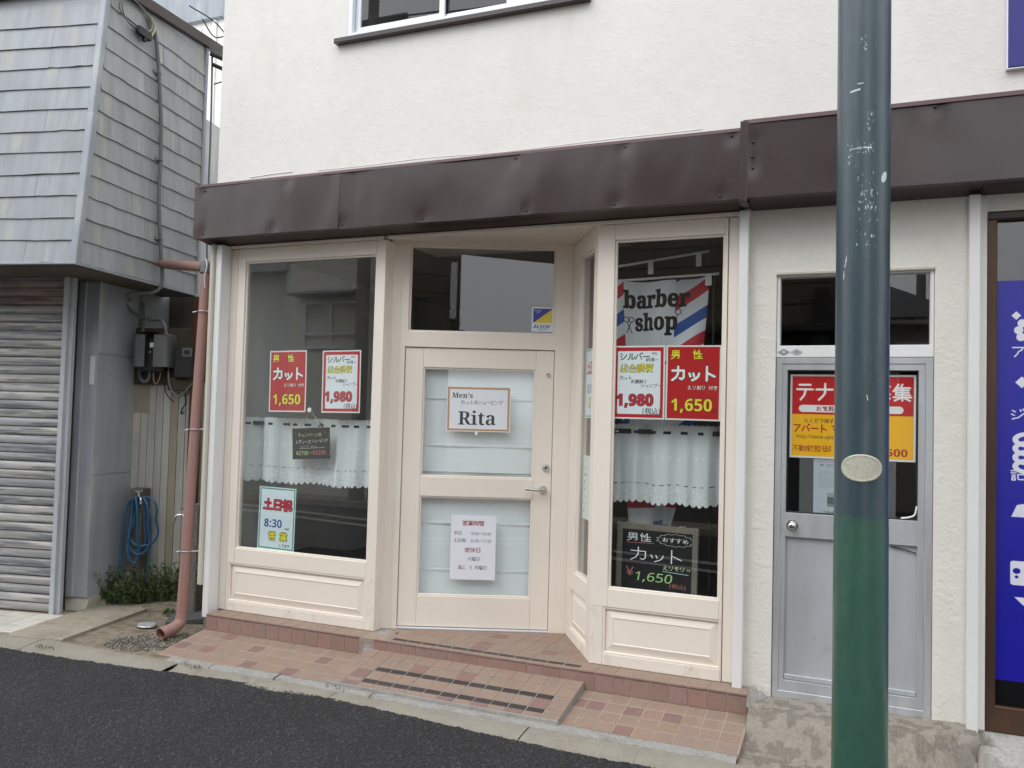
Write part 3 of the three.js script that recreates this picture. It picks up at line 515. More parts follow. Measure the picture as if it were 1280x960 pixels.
// ---------------------------------------------------------------- the shop building
const shop = thing('shop_building', 'cream stuccoed two-storey building with pink framed shop front under a brown fascia', 'building');
{
  const W = 9;
  put('upper_wall', slab([-4.505, W, 2.66, 6.4], [[-3.39, -1.66, 4.07, 5.25]], -0.16, 0), M.stucco, shop);
  put('ground_wall', slab([-0.622, W, -0.2, 2.66], [[-0.472, 0.320, -0.05, 2.302], [0.548, 3.1, -0.19, 2.572]], -0.16, 0), M.stuccoLow, shop);
  put('side_wall', [box(-4.505, -4.40, 2.66, 6.4, -7, -0.162), box(-4.45, -4.36, 0.19, 2.66, -7, -0.02)], M.stucco, shop);
  put('foundation', box(-4.44, -4.35, -0.25, 0.19, -7, 0.03), M.concrete, shop);
  put('end_board', cbox(-4.432, -4.40, 0.185, 2.655, -0.02, 0.125, 0.006), M.beigeWall, shop);
  put('rear_wall', box(-4.5, W, -0.2, 6.4, -7.15, -7.0), M.stucco, shop);
  put('end_wall', box(W, W + 0.15, -0.2, 6.4, -7.15, 0), M.stucco, shop);
  put('roof', box(-4.6, W + 0.2, 6.4, 6.55, -7.2, 0.12), M.clad, shop);
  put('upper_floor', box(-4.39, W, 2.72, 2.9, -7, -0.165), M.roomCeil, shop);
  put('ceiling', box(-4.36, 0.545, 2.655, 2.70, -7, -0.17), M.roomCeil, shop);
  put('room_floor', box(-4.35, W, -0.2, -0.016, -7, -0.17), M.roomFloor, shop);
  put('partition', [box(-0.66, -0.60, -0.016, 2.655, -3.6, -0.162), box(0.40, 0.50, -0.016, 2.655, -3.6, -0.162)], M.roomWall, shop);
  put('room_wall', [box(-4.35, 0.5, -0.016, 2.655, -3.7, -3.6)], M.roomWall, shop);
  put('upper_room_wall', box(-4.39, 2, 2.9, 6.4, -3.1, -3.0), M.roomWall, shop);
  // corner boards / downpipe boxes
  put('white_corner_board', cbox(-4.398, -4.345, -0.045, 2.652, -0.02, 0.10, 0.004), M.whiteTrim, shop);
  put('white_corner_board', cbox(-0.672, -0.620, -0.008, 2.652, 0.002, 0.062, 0.004), M.whiteTrim, shop);
  put('white_corner_board', cbox(0.472, 0.523, -0.052, 2.652, 0.002, 0.062, 0.004), M.whiteTrim, shop);
  put('white_corner_board', cbox(0.523, 0.556, -0.045, 2.64, 0.002, 0.022, 0.004), M.stucco, shop);
  // hairline flaw where the plaster meets the flashing
  const crack = (pts, r) => tube(pts, r, 30, 4);
  put('plaster_ridge', crack([[-4.2, 3.16, 0.001], [-4.0, 3.168, 0.001], [-3.82, 3.17, 0.001]], 0.004), M.stucco, shop);
  put('plaster_ridge', crack([[-3.6, 3.16, 0], [-3.2, 3.158, 0], [-2.7, 3.165, 0], [-2.2, 3.15, 0], [-1.6, 3.158, 0], [-0.9, 3.16, 0]], 0.003), M.stucco, shop);
}

// fascia: sheet metal panels, dented round their screws
function fasciaPanel(x0, x1, y0, y1, z, screws, s, amp = 1) {
  const nu = Math.ceil((x1 - x0) / 0.022), nv = 16;
  const f = (u, v) => {
    const x = x0 + (x1 - x0) * u, y = y0 + (y1 - y0) * v;
    let dz = amp * (0.034 * (fbm(x / 6 + s, y / 6, 13, 10, 2, s, 0.35) - 0.5) + 0.006 * (fbm(x / 6 + s, y / 6, 34, 22, 2, s + 1) - 0.5)) * Math.min(1, Math.min(u, 1 - u) * 12 + 0.05);
    for (const [sx, sy] of screws) { const d = Math.hypot(x - sx, (y - sy) * 0.8); dz -= 0.006 * Math.exp(-d * d / 0.0016); }
    return [x, y, z + dz];
  };
  const front = gridUV(grid(nu, nv, f), [0, 1]);
  const lip = gridUV(grid(nu, 1, (u, v) => { const p = f(u, 0); return [p[0], p[1] - (1 - v) * 0.0 , p[2] - (1 - v) * 0.06]; }), [0, 2]);
  const m = put('fascia_panel', [boxUV(front), boxUV(lip), box(x0, x1, y0 + 0.01, y1 - 0.005, z - 0.06, z - 0.02)], M.brown, shop);
  for (const [sx, sy] of screws) put('screw', new THREE.SphereGeometry(0.0065, 8, 6).scale(1, 1, 0.6).translate(sx, sy, z - 0.001), M.screw, m);
  return m;
}
fasciaPanel(-4.51, -3.257, 2.678, 3.049, 0.22, [[-4.42, 3.02], [-4.43, 2.71], [-3.80, 2.70], [-3.68, 3.035]], 1);
fasciaPanel(-3.259, -1.949, 2.676, 3.049, 0.2192, [[-3.235, 2.70], [-2.62, 2.70], [-1.99, 3.03]], 5);
fasciaPanel(-1.951, -0.652, 2.677, 3.049, 0.22, [[-1.91, 2.70], [-1.36, 2.70], [-0.76, 2.70], [-0.70, 3.03], [-1.30, 3.03]], 9);
fasciaPanel(-0.615, 0.95, 2.678, 3.082, 0.23, [[-0.585, 2.98], [-0.588, 2.90], [-0.585, 2.84], [0.3, 3.07]], 14, 0.8);
fasciaPanel(0.948, 2.6, 2.678, 3.082, 0.228, [[1.5, 2.7]], 18, 0.7);
fasciaPanel(2.598, 5.2, 2.678, 3.082, 0.23, [[3.3, 2.7]], 21, 0.7);
put('fascia_end', box(-4.508, -4.500, 2.68, 3.049, 0.0, 0.2), M.brown, shop);
put('fascia_joint', cbox(-0.652, -0.612, 2.655, 3.10, 0.12, 0.236, 0.003), M.brown, shop);
{
  // flashing that leans back to the wall
  const fl = (x0, x1, y, z, h) => { const s = new THREE.Shape(); s.moveTo(-z, y); s.lineTo(-z + 0.012, y + h); s.lineTo(-0.004, y + h + 0.06); s.lineTo(-0.004, y - 0.01); s.closePath(); return boxUV(new THREE.ExtrudeGeometry(s, { depth: x1 - x0, bevelEnabled: false }).rotateY(Math.PI / 2).translate(x0, 0, 0)); };
  put('flashing', [fl(-4.51, -0.640, 3.050, 0.222, 0.022), fl(-0.638, 5.2, 3.083, 0.234, 0.026)], M.darkRed, shop);
  const sof = (x0, x1, zb) => { const s = new THREE.Shape(); s.moveTo(-0.165, 2.682); s.lineTo(-zb, 2.657); s.lineTo(-zb, 2.70); s.lineTo(-0.165, 2.72); s.closePath(); return boxUV(new THREE.ExtrudeGeometry(s, { depth: x1 - x0, bevelEnabled: false }).rotateY(Math.PI / 2).translate(x0, 0, 0)); };
  put('soffit', [sof(-4.508, -2.952, 0.004), sof(-2.948, -0.662, 0.004), sof(-0.61, 0.52, 0.004), sof(0.524, 5.2, 0.004)], M.soffit, shop);
  put('porch_ceiling', box(-3.02, -1.5, 2.648, 2.653, -0.72, 0.002), M.frame, shop);
  put('head_bead', [cbox(-4.34, -3.03, 2.634, 2.656, 0.002, 0.022, 0.003), cbox(-2.99, -0.675, 2.634, 2.656, 0.002, 0.022, 0.003)], M.frame, shop);
}

// upper window: white sliding sashes over a brown sill
{
  const w = put('upper_window', slab([-3.388, -1.662, 4.072, 5.248], [[-3.352, -1.698, 4.112, 5.21]], -0.12, 0.004, 0.003), M.aluWhite, shop);
  [[-3.35, -2.645, -0.035], [-2.70, -2.135, -0.062], [-2.19, -1.70, -0.035]].forEach(([a, b, z]) => {
    const s = put('sash', slab([a, b, 4.114, 5.208], [[a + 0.04, b - 0.04, 4.160, 5.17]], z - 0.022, z, 0.003), M.aluWhite, w);
    put('pane', boxUV(new THREE.PlaneGeometry(b - a - 0.078, 1.012).translate((a + b) / 2, 4.665, z - 0.011)), M.glass, w);
  });
  put('sill', cbox(-3.47, -1.60, 4.036, 4.070, -0.02, 0.05, 0.003), M.brown, shop);
}

// display windows: frame with a glass opening and a fielded panel below
function fielded(x0, x1, y0, y1, z) {
  const i = 0.055, a = z - 0.022, b = z - 0.005, q = (p, r, s, t) => [...p, ...r, ...s, ...p, ...s, ...t];
  const O = [[x0, y0, a], [x1, y0, a], [x1, y1, a], [x0, y1, a]], I = [[x0 + i, y0 + i, b], [x1 - i, y0 + i, b], [x1 - i, y1 - i, b], [x0 + i, y1 - i, b]];
  const F = I.map(([x, y], k) => [x + (k % 3 ? -0.004 : 0.004), y + (k < 2 ? 0.004 : -0.004), b - 0.004]), v = [];
  for (let k = 0; k < 4; k++) { const n = (k + 1) % 4; v.push(...q(O[k], O[n], I[n], I[k]), ...q(I[k], I[n], F[n], F[k])); }
  v.push(...q(F[0], F[1], F[2], F[3]));
  const g = new THREE.BufferGeometry(); g.setAttribute('position', new THREE.Float32BufferAttribute(v, 3)); g.computeVertexNormals();
  return boxUV(g);
}
const bead = (x0, x1, y0, y1, z) => slab([x0 - 0.001, x1 + 0.001, y0 - 0.001, y1 + 0.001], [[x0 + 0.013, x1 - 0.013, y0 + 0.013, y1 - 0.013]], z - 0.02, z, 0.003);
function displayWindow(outer, glass, panel, pos, turn, stiles) {
  const o = new THREE.Group(); o.name = 'display_window'; o.position.set(...pos); o.rotation.y = turn; shop.add(o);
  const jz = () => rr(-0.0008, 0.0008), [a, b, y0, y1] = outer;
  const bit = (name, ...q) => { const m = put(name, cbox(q[0], q[1], q[2], q[3], -0.065, jz(), 0.0022), q[2] < 0.2 && q[3] < 0.5 ? M.frameWorn : M.frame, o); return m; };
  bit('stile', a, glass[0], panel[3] + 0.0007, y1); bit('stile', glass[1], b, panel[3] + 0.0007, y1);
  bit('rail', glass[0] + 0.0007, glass[1] - 0.0007, glass[3], y1); bit('rail', glass[0] + 0.0007, glass[1] - 0.0007, panel[3] + 0.0007, glass[2]);
  bit('stile', a, panel[0], y0, panel[3]); bit('stile', panel[1], b, y0, panel[3]); bit('rail', panel[0] + 0.0007, panel[1] - 0.0007, y0, panel[2]);
  put('bead', [bead(...glass, -0.012), bead(...panel, -0.004)], M.frame, o);
  put('pane', boxUV(new THREE.PlaneGeometry(glass[1] - glass[0], glass[3] - glass[2]).translate((glass[0] + glass[1]) / 2, (glass[2] + glass[3]) / 2, -0.028)), M.glass, o);
  put('lower_panel', fielded(panel[0] + 0.006, panel[1] - 0.006, panel[2] + 0.006, panel[3] - 0.006, -0.002), M.frame, o);
  put('panel_back', box(panel[0] - 0.01, panel[1] + 0.01, panel[2] - 0.01, panel[3] + 0.01, -0.06, -0.03), M.frame, o);
  if (stiles) put('stile', stiles, M.frame, o);
  return o;
}
displayWindow([-4.275, -3.017, 0, 2.632], [-4.207, -3.090, 0.449, 2.537], [-4.2566, -3.0954, 0.0664, 0.3416], [0, 0, 0], 0, [cbox(-4.343, -4.281, 0, 2.632, -0.065, -0.004, 0.004), cbox(-3.048, -3.017, 0.0, 2.632, -0.12, -0.068, 0.002)]);
displayWindow([-1.514, -0.742, 0, 2.632], [-1.411, -0.7585, 0.449, 2.537], [-1.4366, -0.7475, 0.0664, 0.3416], [0, 0, 0], 0, [cbox(-0.738, -0.674, 0, 2.632, -0.065, -0.005, 0.004)]);
const PHI = -1.0181, A0 = [-1.870, 0, -0.577];
displayWindow([0.006, 0.674, 0, 2.646], [0.224, 0.582, 0.449, 2.517], [0.125, 0.58, 0.066, 0.335], A0, PHI);
put('window_ledge', cbox(-1.40, -0.76, 0.372, 0.396, -0.32, -0.067, 0.004), M.frame, shop);

// porch door in its slanting wall
const DP = [-3.0173, 0, -0.1073], DT = 0.3886;
const dw = (x, y, z) => [DP[0] + x * Math.cos(DT) + z * Math.sin(DT), y, DP[2] - x * Math.sin(DT) + z * Math.cos(DT)];
{
  const o = new THREE.Group(); o.name = 'door_surround'; o.position.set(...DP); o.rotation.y = DT; shop.add(o);
  put('frame', slab([-0.02, 1.246, -0.012, 2.66], [[0.0965, 1.1255, 0.0, 1.917], [0.1147, 1.1203, 2.022, 2.620]], -0.09, 0, 0.003), M.frame, o);
  put('stop', [cbox(0.0968, 0.1108, 0, 1.917, -0.088, -0.052, 0.002), cbox(1.1115, 1.1252, 0, 1.917, -0.088, -0.052, 0.002), cbox(0.055, 0.060, 0.002, 2.65, 0.0, 0.004, 0.001)], M.frame, o);
  put('bead', bead(0.1147, 1.1203, 2.022, 2.620, -0.014), M.frame, o);
  put('pane', boxUV(new THREE.PlaneGeometry(1.006, 0.598).translate(0.6175, 2.321, -0.03)), M.glass, o);
  put('threshold', cbox(0.097, 1.125, 0.0, 0.011, -0.07, 0.006, 0.002), M.aluWhite, o);
}
{
  const o = new THREE.Group(); o.name = 'shop_door'; o.position.set(...DP); o.rotation.y = DT; shop.add(o);
  const gl = [[0.2247, 0.9995, 1.0288, 1.7795], [0.2247, 0.9995, 0.2215, 0.8979]];
  for (const [x0, x1] of [[0.0998, 0.2247], [0.9995, 1.1222]]) put('stile', cbox(x0, x1, 0.016, 1.913, -0.052, -0.012 + rr(-0.0005, 0.0005), 0.0022), M.frame, o);
  for (const [y0, y1] of [[0.016, 0.2215], [0.8979, 1.0288], [1.7795, 1.913]]) put('rail', cbox(0.2256, 0.9986, y0, y1, -0.052, -0.012 + rr(-0.0005, 0.0005), 0.0022), M.frame, o);
  for (const g of gl) {
    put('bead', bead(...g, -0.020), M.frame, o);
    put('pane', boxUV(new THREE.PlaneGeometry(g[1] - g[0], g[3] - g[2]).translate(0.6121, (g[2] + g[3]) / 2, -0.032)), M.glass, o);
  }
  const lever = [[1.068, 0.962, 0.03], [1.03, 0.963, 0.036], [0.985, 0.966, 0.036], [0.958, 0.968, 0.033]];
  put('handle', [new THREE.CylinderGeometry(0.027, 0.029, 0.012, 24).rotateX(Math.PI / 2).translate(1.070, 0.961, -0.006), rod([1.070, 0.961, -0.006], [1.070, 0.961, 0.034], 0.011), tube(lever, 0.0105, 18, 10), new THREE.SphereGeometry(0.011, 10, 8).translate(0.957, 0.968, 0.033)], M.steel, o);
  for (const [y, r] of [[1.111, 0.026], [1.750, 0.017]]) {
    const k = put('lock', [new THREE.CylinderGeometry(r * 0.9, r, 0.010, 24).rotateX(Math.PI / 2).translate(1.084, y, -0.007), new THREE.TorusGeometry(r * 0.62, 0.003, 8, 24).translate(1.084, y, -0.001)], M.steel, o);
    put('cylinder', new THREE.CylinderGeometry(r * 0.3, r * 0.3, 0.004, 16).rotateX(Math.PI / 2).translate(1.084, y, 0.0), M.dark, k);
  }
}

// rented door with its fanlight
{
  const o = new THREE.Group(); o.name = 'aluminium_door'; shop.add(o);
  put('fanlight_frame', slab([-0.471, 0.319, 1.826, 2.301], [[-0.4525, 0.300, 1.892, 2.277]], -0.10, -0.012, 0.003), M.whiteTrim, o);
  put('pane', boxUV(new THREE.PlaneGeometry(0.754, 0.386).translate(-0.076, 2.0845, -0.05)), M.glass, o);
  put('head_trim', cbox(-0.474, 0.322, 2.285, 2.301, -0.010, 0.008, 0.003), M.beigeWall, o);
  put('outer_frame', slab([-0.469, 0.318, -0.045, 1.824], [[-0.435, 0.282, 0.0005, 1.7895]], -0.09, -0.010, 0.003), M.aluminium, o);
  put('leaf', slab([-0.4342, 0.2812, 0.001, 1.789], [[-0.409, 0.249, 0.969, 1.756], [-0.409, 0.249, 0.058, 0.838]], -0.06, -0.014, 0.0015), M.aluminium, o);
  put('lower_panel', [cbox(-0.41, 0.25, 0.05, 0.84, -0.042, -0.034, 0.001), cbox(-0.407, 0.247, 0.060, 0.088, -0.034, -0.018, 0.003)], M.doorPanel, o);
  put('gasket', slab([-0.410, 0.250, 0.968, 1.757], [[-0.402, 0.242, 0.977, 1.749]], -0.045, -0.027, 0.001), M.rubber, o);
  put('pane', boxUV(new THREE.PlaneGeometry(0.65, 0.78).translate(-0.08, 1.363, -0.04)), M.glass, o);
  put('door_knob', [new THREE.CylinderGeometry(0.031, 0.033, 0.008, 28).rotateX(Math.PI / 2).translate(-0.372, 0.900, -0.016), new THREE.CylinderGeometry(0.018, 0.014, 0.028, 20).rotateX(Math.PI / 2).translate(-0.372, 0.900, 0.0), new THREE.SphereGeometry(0.021, 18, 12).scale(1, 1, 0.55).translate(-0.372, 0.900, 0.018)], M.chrome, o);
  put('corner_tape', tube([[0.245, 1.045, -0.026], [0.235, 1.0, -0.026], [0.21, 0.985, -0.026], [0.17, 0.978, -0.026]], 0.005, 14, 6), M.whitePlastic, o);
  put('bent_strip', tube([[0.245, 0.80, -0.024], [0.19, 0.815, -0.024], [0.12, 0.828, -0.024]], 0.003, 12, 5), M.rubber, o);
}
// brown framed shop front at the right
{
  const o = new THREE.Group(); o.name = 'brown_shop_front'; shop.add(o);
  put('frame', slab([0.558, 3.05, -0.055, 2.566], [[0.606, 3.0, 0.075, 2.530]], -0.11, -0.012, 0.004), M.brownMetal, o);
  put('head_rail', cbox(0.556, 3.05, 2.531, 2.568, -0.012, 0.0, 0.003), M.bronzeDark, o);
  put('kick_board', cbox(0.608, 3.0, 0.075, 0.20, -0.09, -0.045, 0.003), M.blackBoard, o);
  put('pane', boxUV(new THREE.PlaneGeometry(2.39, 2.33).translate(1.803, 1.365, -0.05)), M.glass, o);
}
// small printed plates on the fanlight rail
for (const [x, y, c1, l] of [[-0.430, 1.8565, '#6d7078', 'grey diamond plate with a round mark on the fanlight rail'], [-0.362, 1.8565, '#9aa4ad', 'pale blue diamond plate beside the grey one on the fanlight rail']]) {
  const t = sheet(96, 64, (c, w, h) => { fill(c, c1, 0, 0, w, h); c.strokeStyle = '#e8e8e8'; c.lineWidth = 3; c.beginPath(); c.moveTo(w / 2, 10); c.lineTo(w - 14, h / 2); c.lineTo(w / 2, h - 10); c.lineTo(14, h / 2); c.closePath(); c.stroke(); if (c1[1] === '6') { c.fillStyle = '#d8d8d8'; c.beginPath(); c.arc(w / 2, h / 2, 12, 0, 7); c.fill(); } else { c.fillStyle = '#6f7d88'; c.fillRect(26, h / 2 - 4, 44, 8); } });
  const s = new THREE.Shape(); s.moveTo(0, -0.018); s.lineTo(0.031, 0); s.lineTo(0, 0.018); s.lineTo(-0.031, 0); s.closePath();
  const g = new THREE.ExtrudeGeometry(s, { depth: 0.0015, bevelEnabled: false }), p = g.attributes.position, uv = g.attributes.uv;
  for (let i = 0; i < p.count; i++) uv.setXY(i, p.getX(i) / 0.062 + 0.5, p.getY(i) / 0.036 + 0.5);
  const m = put('door_plate', g, printed(t, 0.4)); m.position.set(x, y, -0.0105); tag(m, l, 'plate', null);
}

// ---------------------------------------------------------------- the neighbour: metal clad house with roller shutter
const house = thing('metal_clad_house', 'grey sheet metal clad house with false roof front and roller shutter, left of the shop', 'house', null, [OX, 0, OZ], TH);
{
  const lean = (y) => 0.72 - 0.1 * (y - 2.475), X = 0.315, TOP = 4.60;
  // core of the false front
  const core = new THREE.BufferGeometry(), c = [[-4, 2.475, 0.70], [X, 2.475, 0.70], [X, TOP, 0.49], [-4, 4.40, 0.49], [-4, 2.475, -0.86], [X, 2.475, -0.86], [X, 4.77, -0.86], [-4, 4.6, -0.86]];
  const q = (...k) => [k[0], k[1], k[2], k[0], k[2], k[3]].flatMap((i) => c[i]);
  core.setAttribute('position', new THREE.Float32BufferAttribute([...q(0, 1, 2, 3), ...q(1, 5, 6, 2), ...q(5, 4, 7, 6), ...q(3, 2, 6, 7), ...q(4, 0, 3, 7)], 3)); core.computeVertexNormals();
  put('false_front', boxUV(core), M.clad, house);
  put('eave_board', box(-4, X - 0.002, 2.452, 2.474, -0.86, 0.695), M.darkBoard, house);
  // shingles: overlapping sheets, each tilted out at its lower edge
  const H0 = 0.1665;
  const piece = (w, k) => {
    const n = 10, g = new THREE.BoxGeometry(w, H0 + 0.022, 0.004, n, 1, 1), p = g.attributes.position;
    for (let i = 0; i < p.count; i++) if (p.getY(i) < 0) { const a = (p.getX(i) / w + 0.5); p.setY(i, p.getY(i) + 0.010 * (vnoise(a + k * 0.37, 0.2, 7, 3, 131 + k) - 0.5) + 0.004 * (vnoise(a, 0.7, 30, 3, 137 + k) - 0.5)); p.setZ(i, p.getZ(i) + 0.006 * (vnoise(a, 0.5, 9, 3, 141 + k) - 0.3)); }
    g.computeVertexNormals();
    return boxUV(g.translate(w * 0.37 * k, k * 0.41, 0)).translate(-w * 0.37 * k, -k * 0.41, 0);
  };
  const fw = 1.82, FP = [0, 1, 2, 3].map((k) => piece(fw, k)), SP = [0, 1, 2, 3].map((k) => piece(1.1, k + 5));
  for (let r = 0; r < 13; r++) {
    const y = 2.478 + r * H0 + H0 / 2 + 0.008, off = (r % 3) * 0.29 + rr(-0.03, 0.03);
    if (y + 0.1 > 4.66) continue;
    for (let x = 0.285; x > -3.9; ) {
      const w = x > 0.2 ? 0.40 + off * 2 : fw, s = put('shingle', pick(FP), pick(M.zinc), house);
      s.scale.x = (w - 0.002) / fw; s.position.set(x - w / 2, y, lean(y) - 0.008 + rr(-0.001, 0.001)); s.rotation.set(-0.1 - 0.055, 0, rr(-0.004, 0.004)); x -= w;
    }
  }
  for (let r = 0; r < 14; r++) {
    const y = 2.482 + r * 0.166 + H0 / 2 + 0.008, start = lean(y) - 0.045, off = ((r * 2) % 3) * 0.2 + 0.2;
    for (let z = start; z > -0.84; ) {
      let w = z === start ? 0.3 + off : 1.1; if (z - w < -0.84) w = z + 0.845; if (w < 0.03) break;
      if (y + 0.095 > 4.6 + 0.17 * (0.49 - z + w) / 1.35) break;
      const s = put('shingle', pick(SP), pick(M.zincSide), house);
      s.scale.x = (w - 0.002) / 1.1; s.position.set(X + 0.008 + rr(-0.001, 0.001), y, z - w / 2); s.rotation.set(-0.055, Math.PI / 2, rr(-0.004, 0.004), 'YXZ'); z -= w;
    }
  }
  const trim = (a, b, w) => { const g = cbox(-w / 2, w / 2, 0, Math.hypot(b[1] - a[1], b[2] - a[2]), -w / 2, w / 2, 0.006); return g.rotateX(Math.atan2(b[2] - a[2], b[1] - a[1])).translate(...a); };
  put('corner_trim', trim([X - 0.002, 2.462, 0.705], [X - 0.002, 3.60, 0.705 - 0.1138], 0.058), M.zincTrim, house);
  put('corner_trim', trim([X - 0.004, 3.58, 0.592], [X - 0.004, 4.62, 0.49], 0.054), M.zincTrim, house);
  put('corner_trim', cbox(X - 0.02, X + 0.024, 2.46, 4.76, -0.885, -0.845, 0.004), M.zincTrim, house);
  put('drip_edge', [cbox(-4, X + 0.03, 2.458, 2.474, 0.70, 0.735, 0.004), cbox(X + 0.0, X + 0.03, 2.458, 2.474, -0.87, 0.70, 0.004)], M.zincTrim, house);
  // roof edge
  const bar = (a, b, h, d) => { const l = Math.hypot(...a.map((v, i) => b[i] - v)), g = cbox(-d / 2, d / 2, -h / 2, h / 2, 0, l, 0.006), m = new THREE.Matrix4().lookAt(V(...b), V(...a), V(0, 1, 0)); return g.applyMatrix4(m).translate(...a); };
  put('roof_edge', [bar([-4.0, 4.43, 0.54], [X + 0.03, 4.635, 0.525], 0.075, 0.07)], M.bronzeDark, house);
  put('roof_edge', [bar([X + 0.02, 4.64, 0.54], [X + 0.02, 4.80, -1.1], 0.085, 0.07)], M.bronzeDark, house);
  put('roof_sheet', boxUV(grid(2, 2, (u, v) => [-4 + 4.31 * u, 4.42 + 0.2 * u + 0.2 * v, 0.5 - 1.6 * v])), M.clad, house);
  // body behind
  put('body', box(-4, -0.004, -0.24, 4.3, -6, -0.56), M.clad, house);
  // shutter with its guide
  const sl = new THREE.Shape(); sl.moveTo(-0.012, 0); sl.lineTo(-0.012, 0.009); sl.lineTo(0.007, 0.0095); sl.quadraticCurveTo(0.019, 0.038, 0.009, 0.0655); sl.lineTo(0.000, 0.0675); sl.lineTo(-0.012, 0.0680); sl.lineTo(-0.016, 0.0680); sl.lineTo(-0.016, 0); sl.closePath();
  const sg = new THREE.ExtrudeGeometry(sl, { depth: 3.4, bevelEnabled: false, curveSegments: 4 }).rotateY(-Math.PI / 2);
  // the profile stands out along +z after the turn
  for (let i = 0; i < 39; i++) {
    const g = sg.clone(); const u = boxUV(g.translate(0, i * 0.47, 0)).translate(0, -i * 0.47, 0);
    const s = put('slat', u, i > 34 && i < 38 ? M.slatRust : pick(M.slat), house); s.position.set(-0.158 , -0.166 + i * 0.0685, 0.182); s.rotation.set(0, 0, 0);
  }
  put('shutter_box', box(-3.6, -0.08, 2.49 - 0.02, 2.52, 0.10, 0.30), M.darkBoard, house);
  put('guide', [cbox(-0.160, -0.118, -0.19, 2.455, 0.165, 0.215, 0.003), cbox(-0.120, -0.086, -0.19, 2.455, 0.15, 0.19, 0.003)], M.cladPale, house);
  put('shutter_back', box(-3.6, -0.17, -0.24, 2.46, 0.12, 0.16), M.clad, house);
  // clad pillar beside it
  put('pillar', [cbox(-0.178, -0.002, -0.078, 2.452, -0.5, -0.006, 0.003)], M.cladPale, house);
  put('pillar_flange', [cbox(-0.182, -0.12, -0.076, 2.45, -0.006, 0.012, 0.003)], M.clad, house);
  for (const [a, b] of [[-0.080, 0.891], [0.898, 1.866], [1.874, 2.451]]) put('cladding_sheet', cbox(-0.004, 0.004, a, b, -0.512, 0.002, 0.002), M.clad, house);
  put('patch_plate', cbox(-0.062, -0.022, 1.62, 1.85, -0.005, 0.001, 0.001), M.whiteTrim, house, 'small whitish patch plate');
  // chipped concrete foot in three chunks
  for (const [a, b, z0, z1, t] of [[-0.20, -0.02, -0.16, -0.02, 0.02], [-0.018, 0.01, -0.20, -0.03, -0.03], [-0.13, 0.012, -0.5, -0.21, 0.02]]) { const g = box(a, b, -0.19, -0.082, z0, z1), p = g.attributes.position; for (let i = 0; i < p.count; i++) if (p.getY(i) < -0.12) { p.setX(i, p.getX(i) + t * 0.8); p.setZ(i, p.getZ(i) + Math.abs(t)); } g.computeVertexNormals(); put('footing', g, M.beigeWall, house); }
  // wall that closes the alley: fluted metal below, boards above
  for (let i = 0; i < 15; i++) {
    const x = 0.002 + i * 0.0705, s = new THREE.Shape(); s.moveTo(0.001, -0.012); s.lineTo(0.001, 0.012); s.lineTo(0.005, 0.016); s.lineTo(0.010, 0.016); s.lineTo(0.014, 0.004); s.lineTo(0.0655, 0.002); s.lineTo(0.0655, -0.012); s.closePath();
    const g = boxUV(new THREE.ExtrudeGeometry(s, { depth: 1.86, bevelEnabled: false }).rotateX(-Math.PI / 2).translate(x, -0.19, 0));
    g.translate(0, 0, -0.51); put('fluted_panel', g, i === 5 ? M.flute[2] : i < 2 ? M.flute[0] : pick(M.flute.slice(0, 2)), house);
  }
  put('rust_patch', cbox(0.005, 0.155, 1.40, 1.665, -0.502, -0.497, 0.001), M.flute[2], house, 'rust stained metal patch');
  for (let i = 0; i < 3; i++) put('wall_board', cbox(0.002 + i * 0.205, 0.203 + i * 0.205, 1.67, i === 2 ? 1.98 : 2.10, -0.53, -0.512 + rr(0, 0.004), 0.002), M.darkBoard, house);
  for (let i = 0; i < 6; i++) put('wall_board', cbox(-0.1 + i * 0.236, 0.133 + i * 0.236, 1.5, 2.47, -0.99, -0.965 + rr(0, 0.004), 0.002), i === 3 ? M.flute[2] : M.darkBoard, house);
  put('alley_back', box(-0.1, 1.5, -0.2, 2.47, -1.1, -1.0), M.darkBoard, house);
  put('brown_post', cbox(0.585, 0.66, -0.19, 2.36, -0.46, -0.39, 0.004), M.brownPost, house);
}

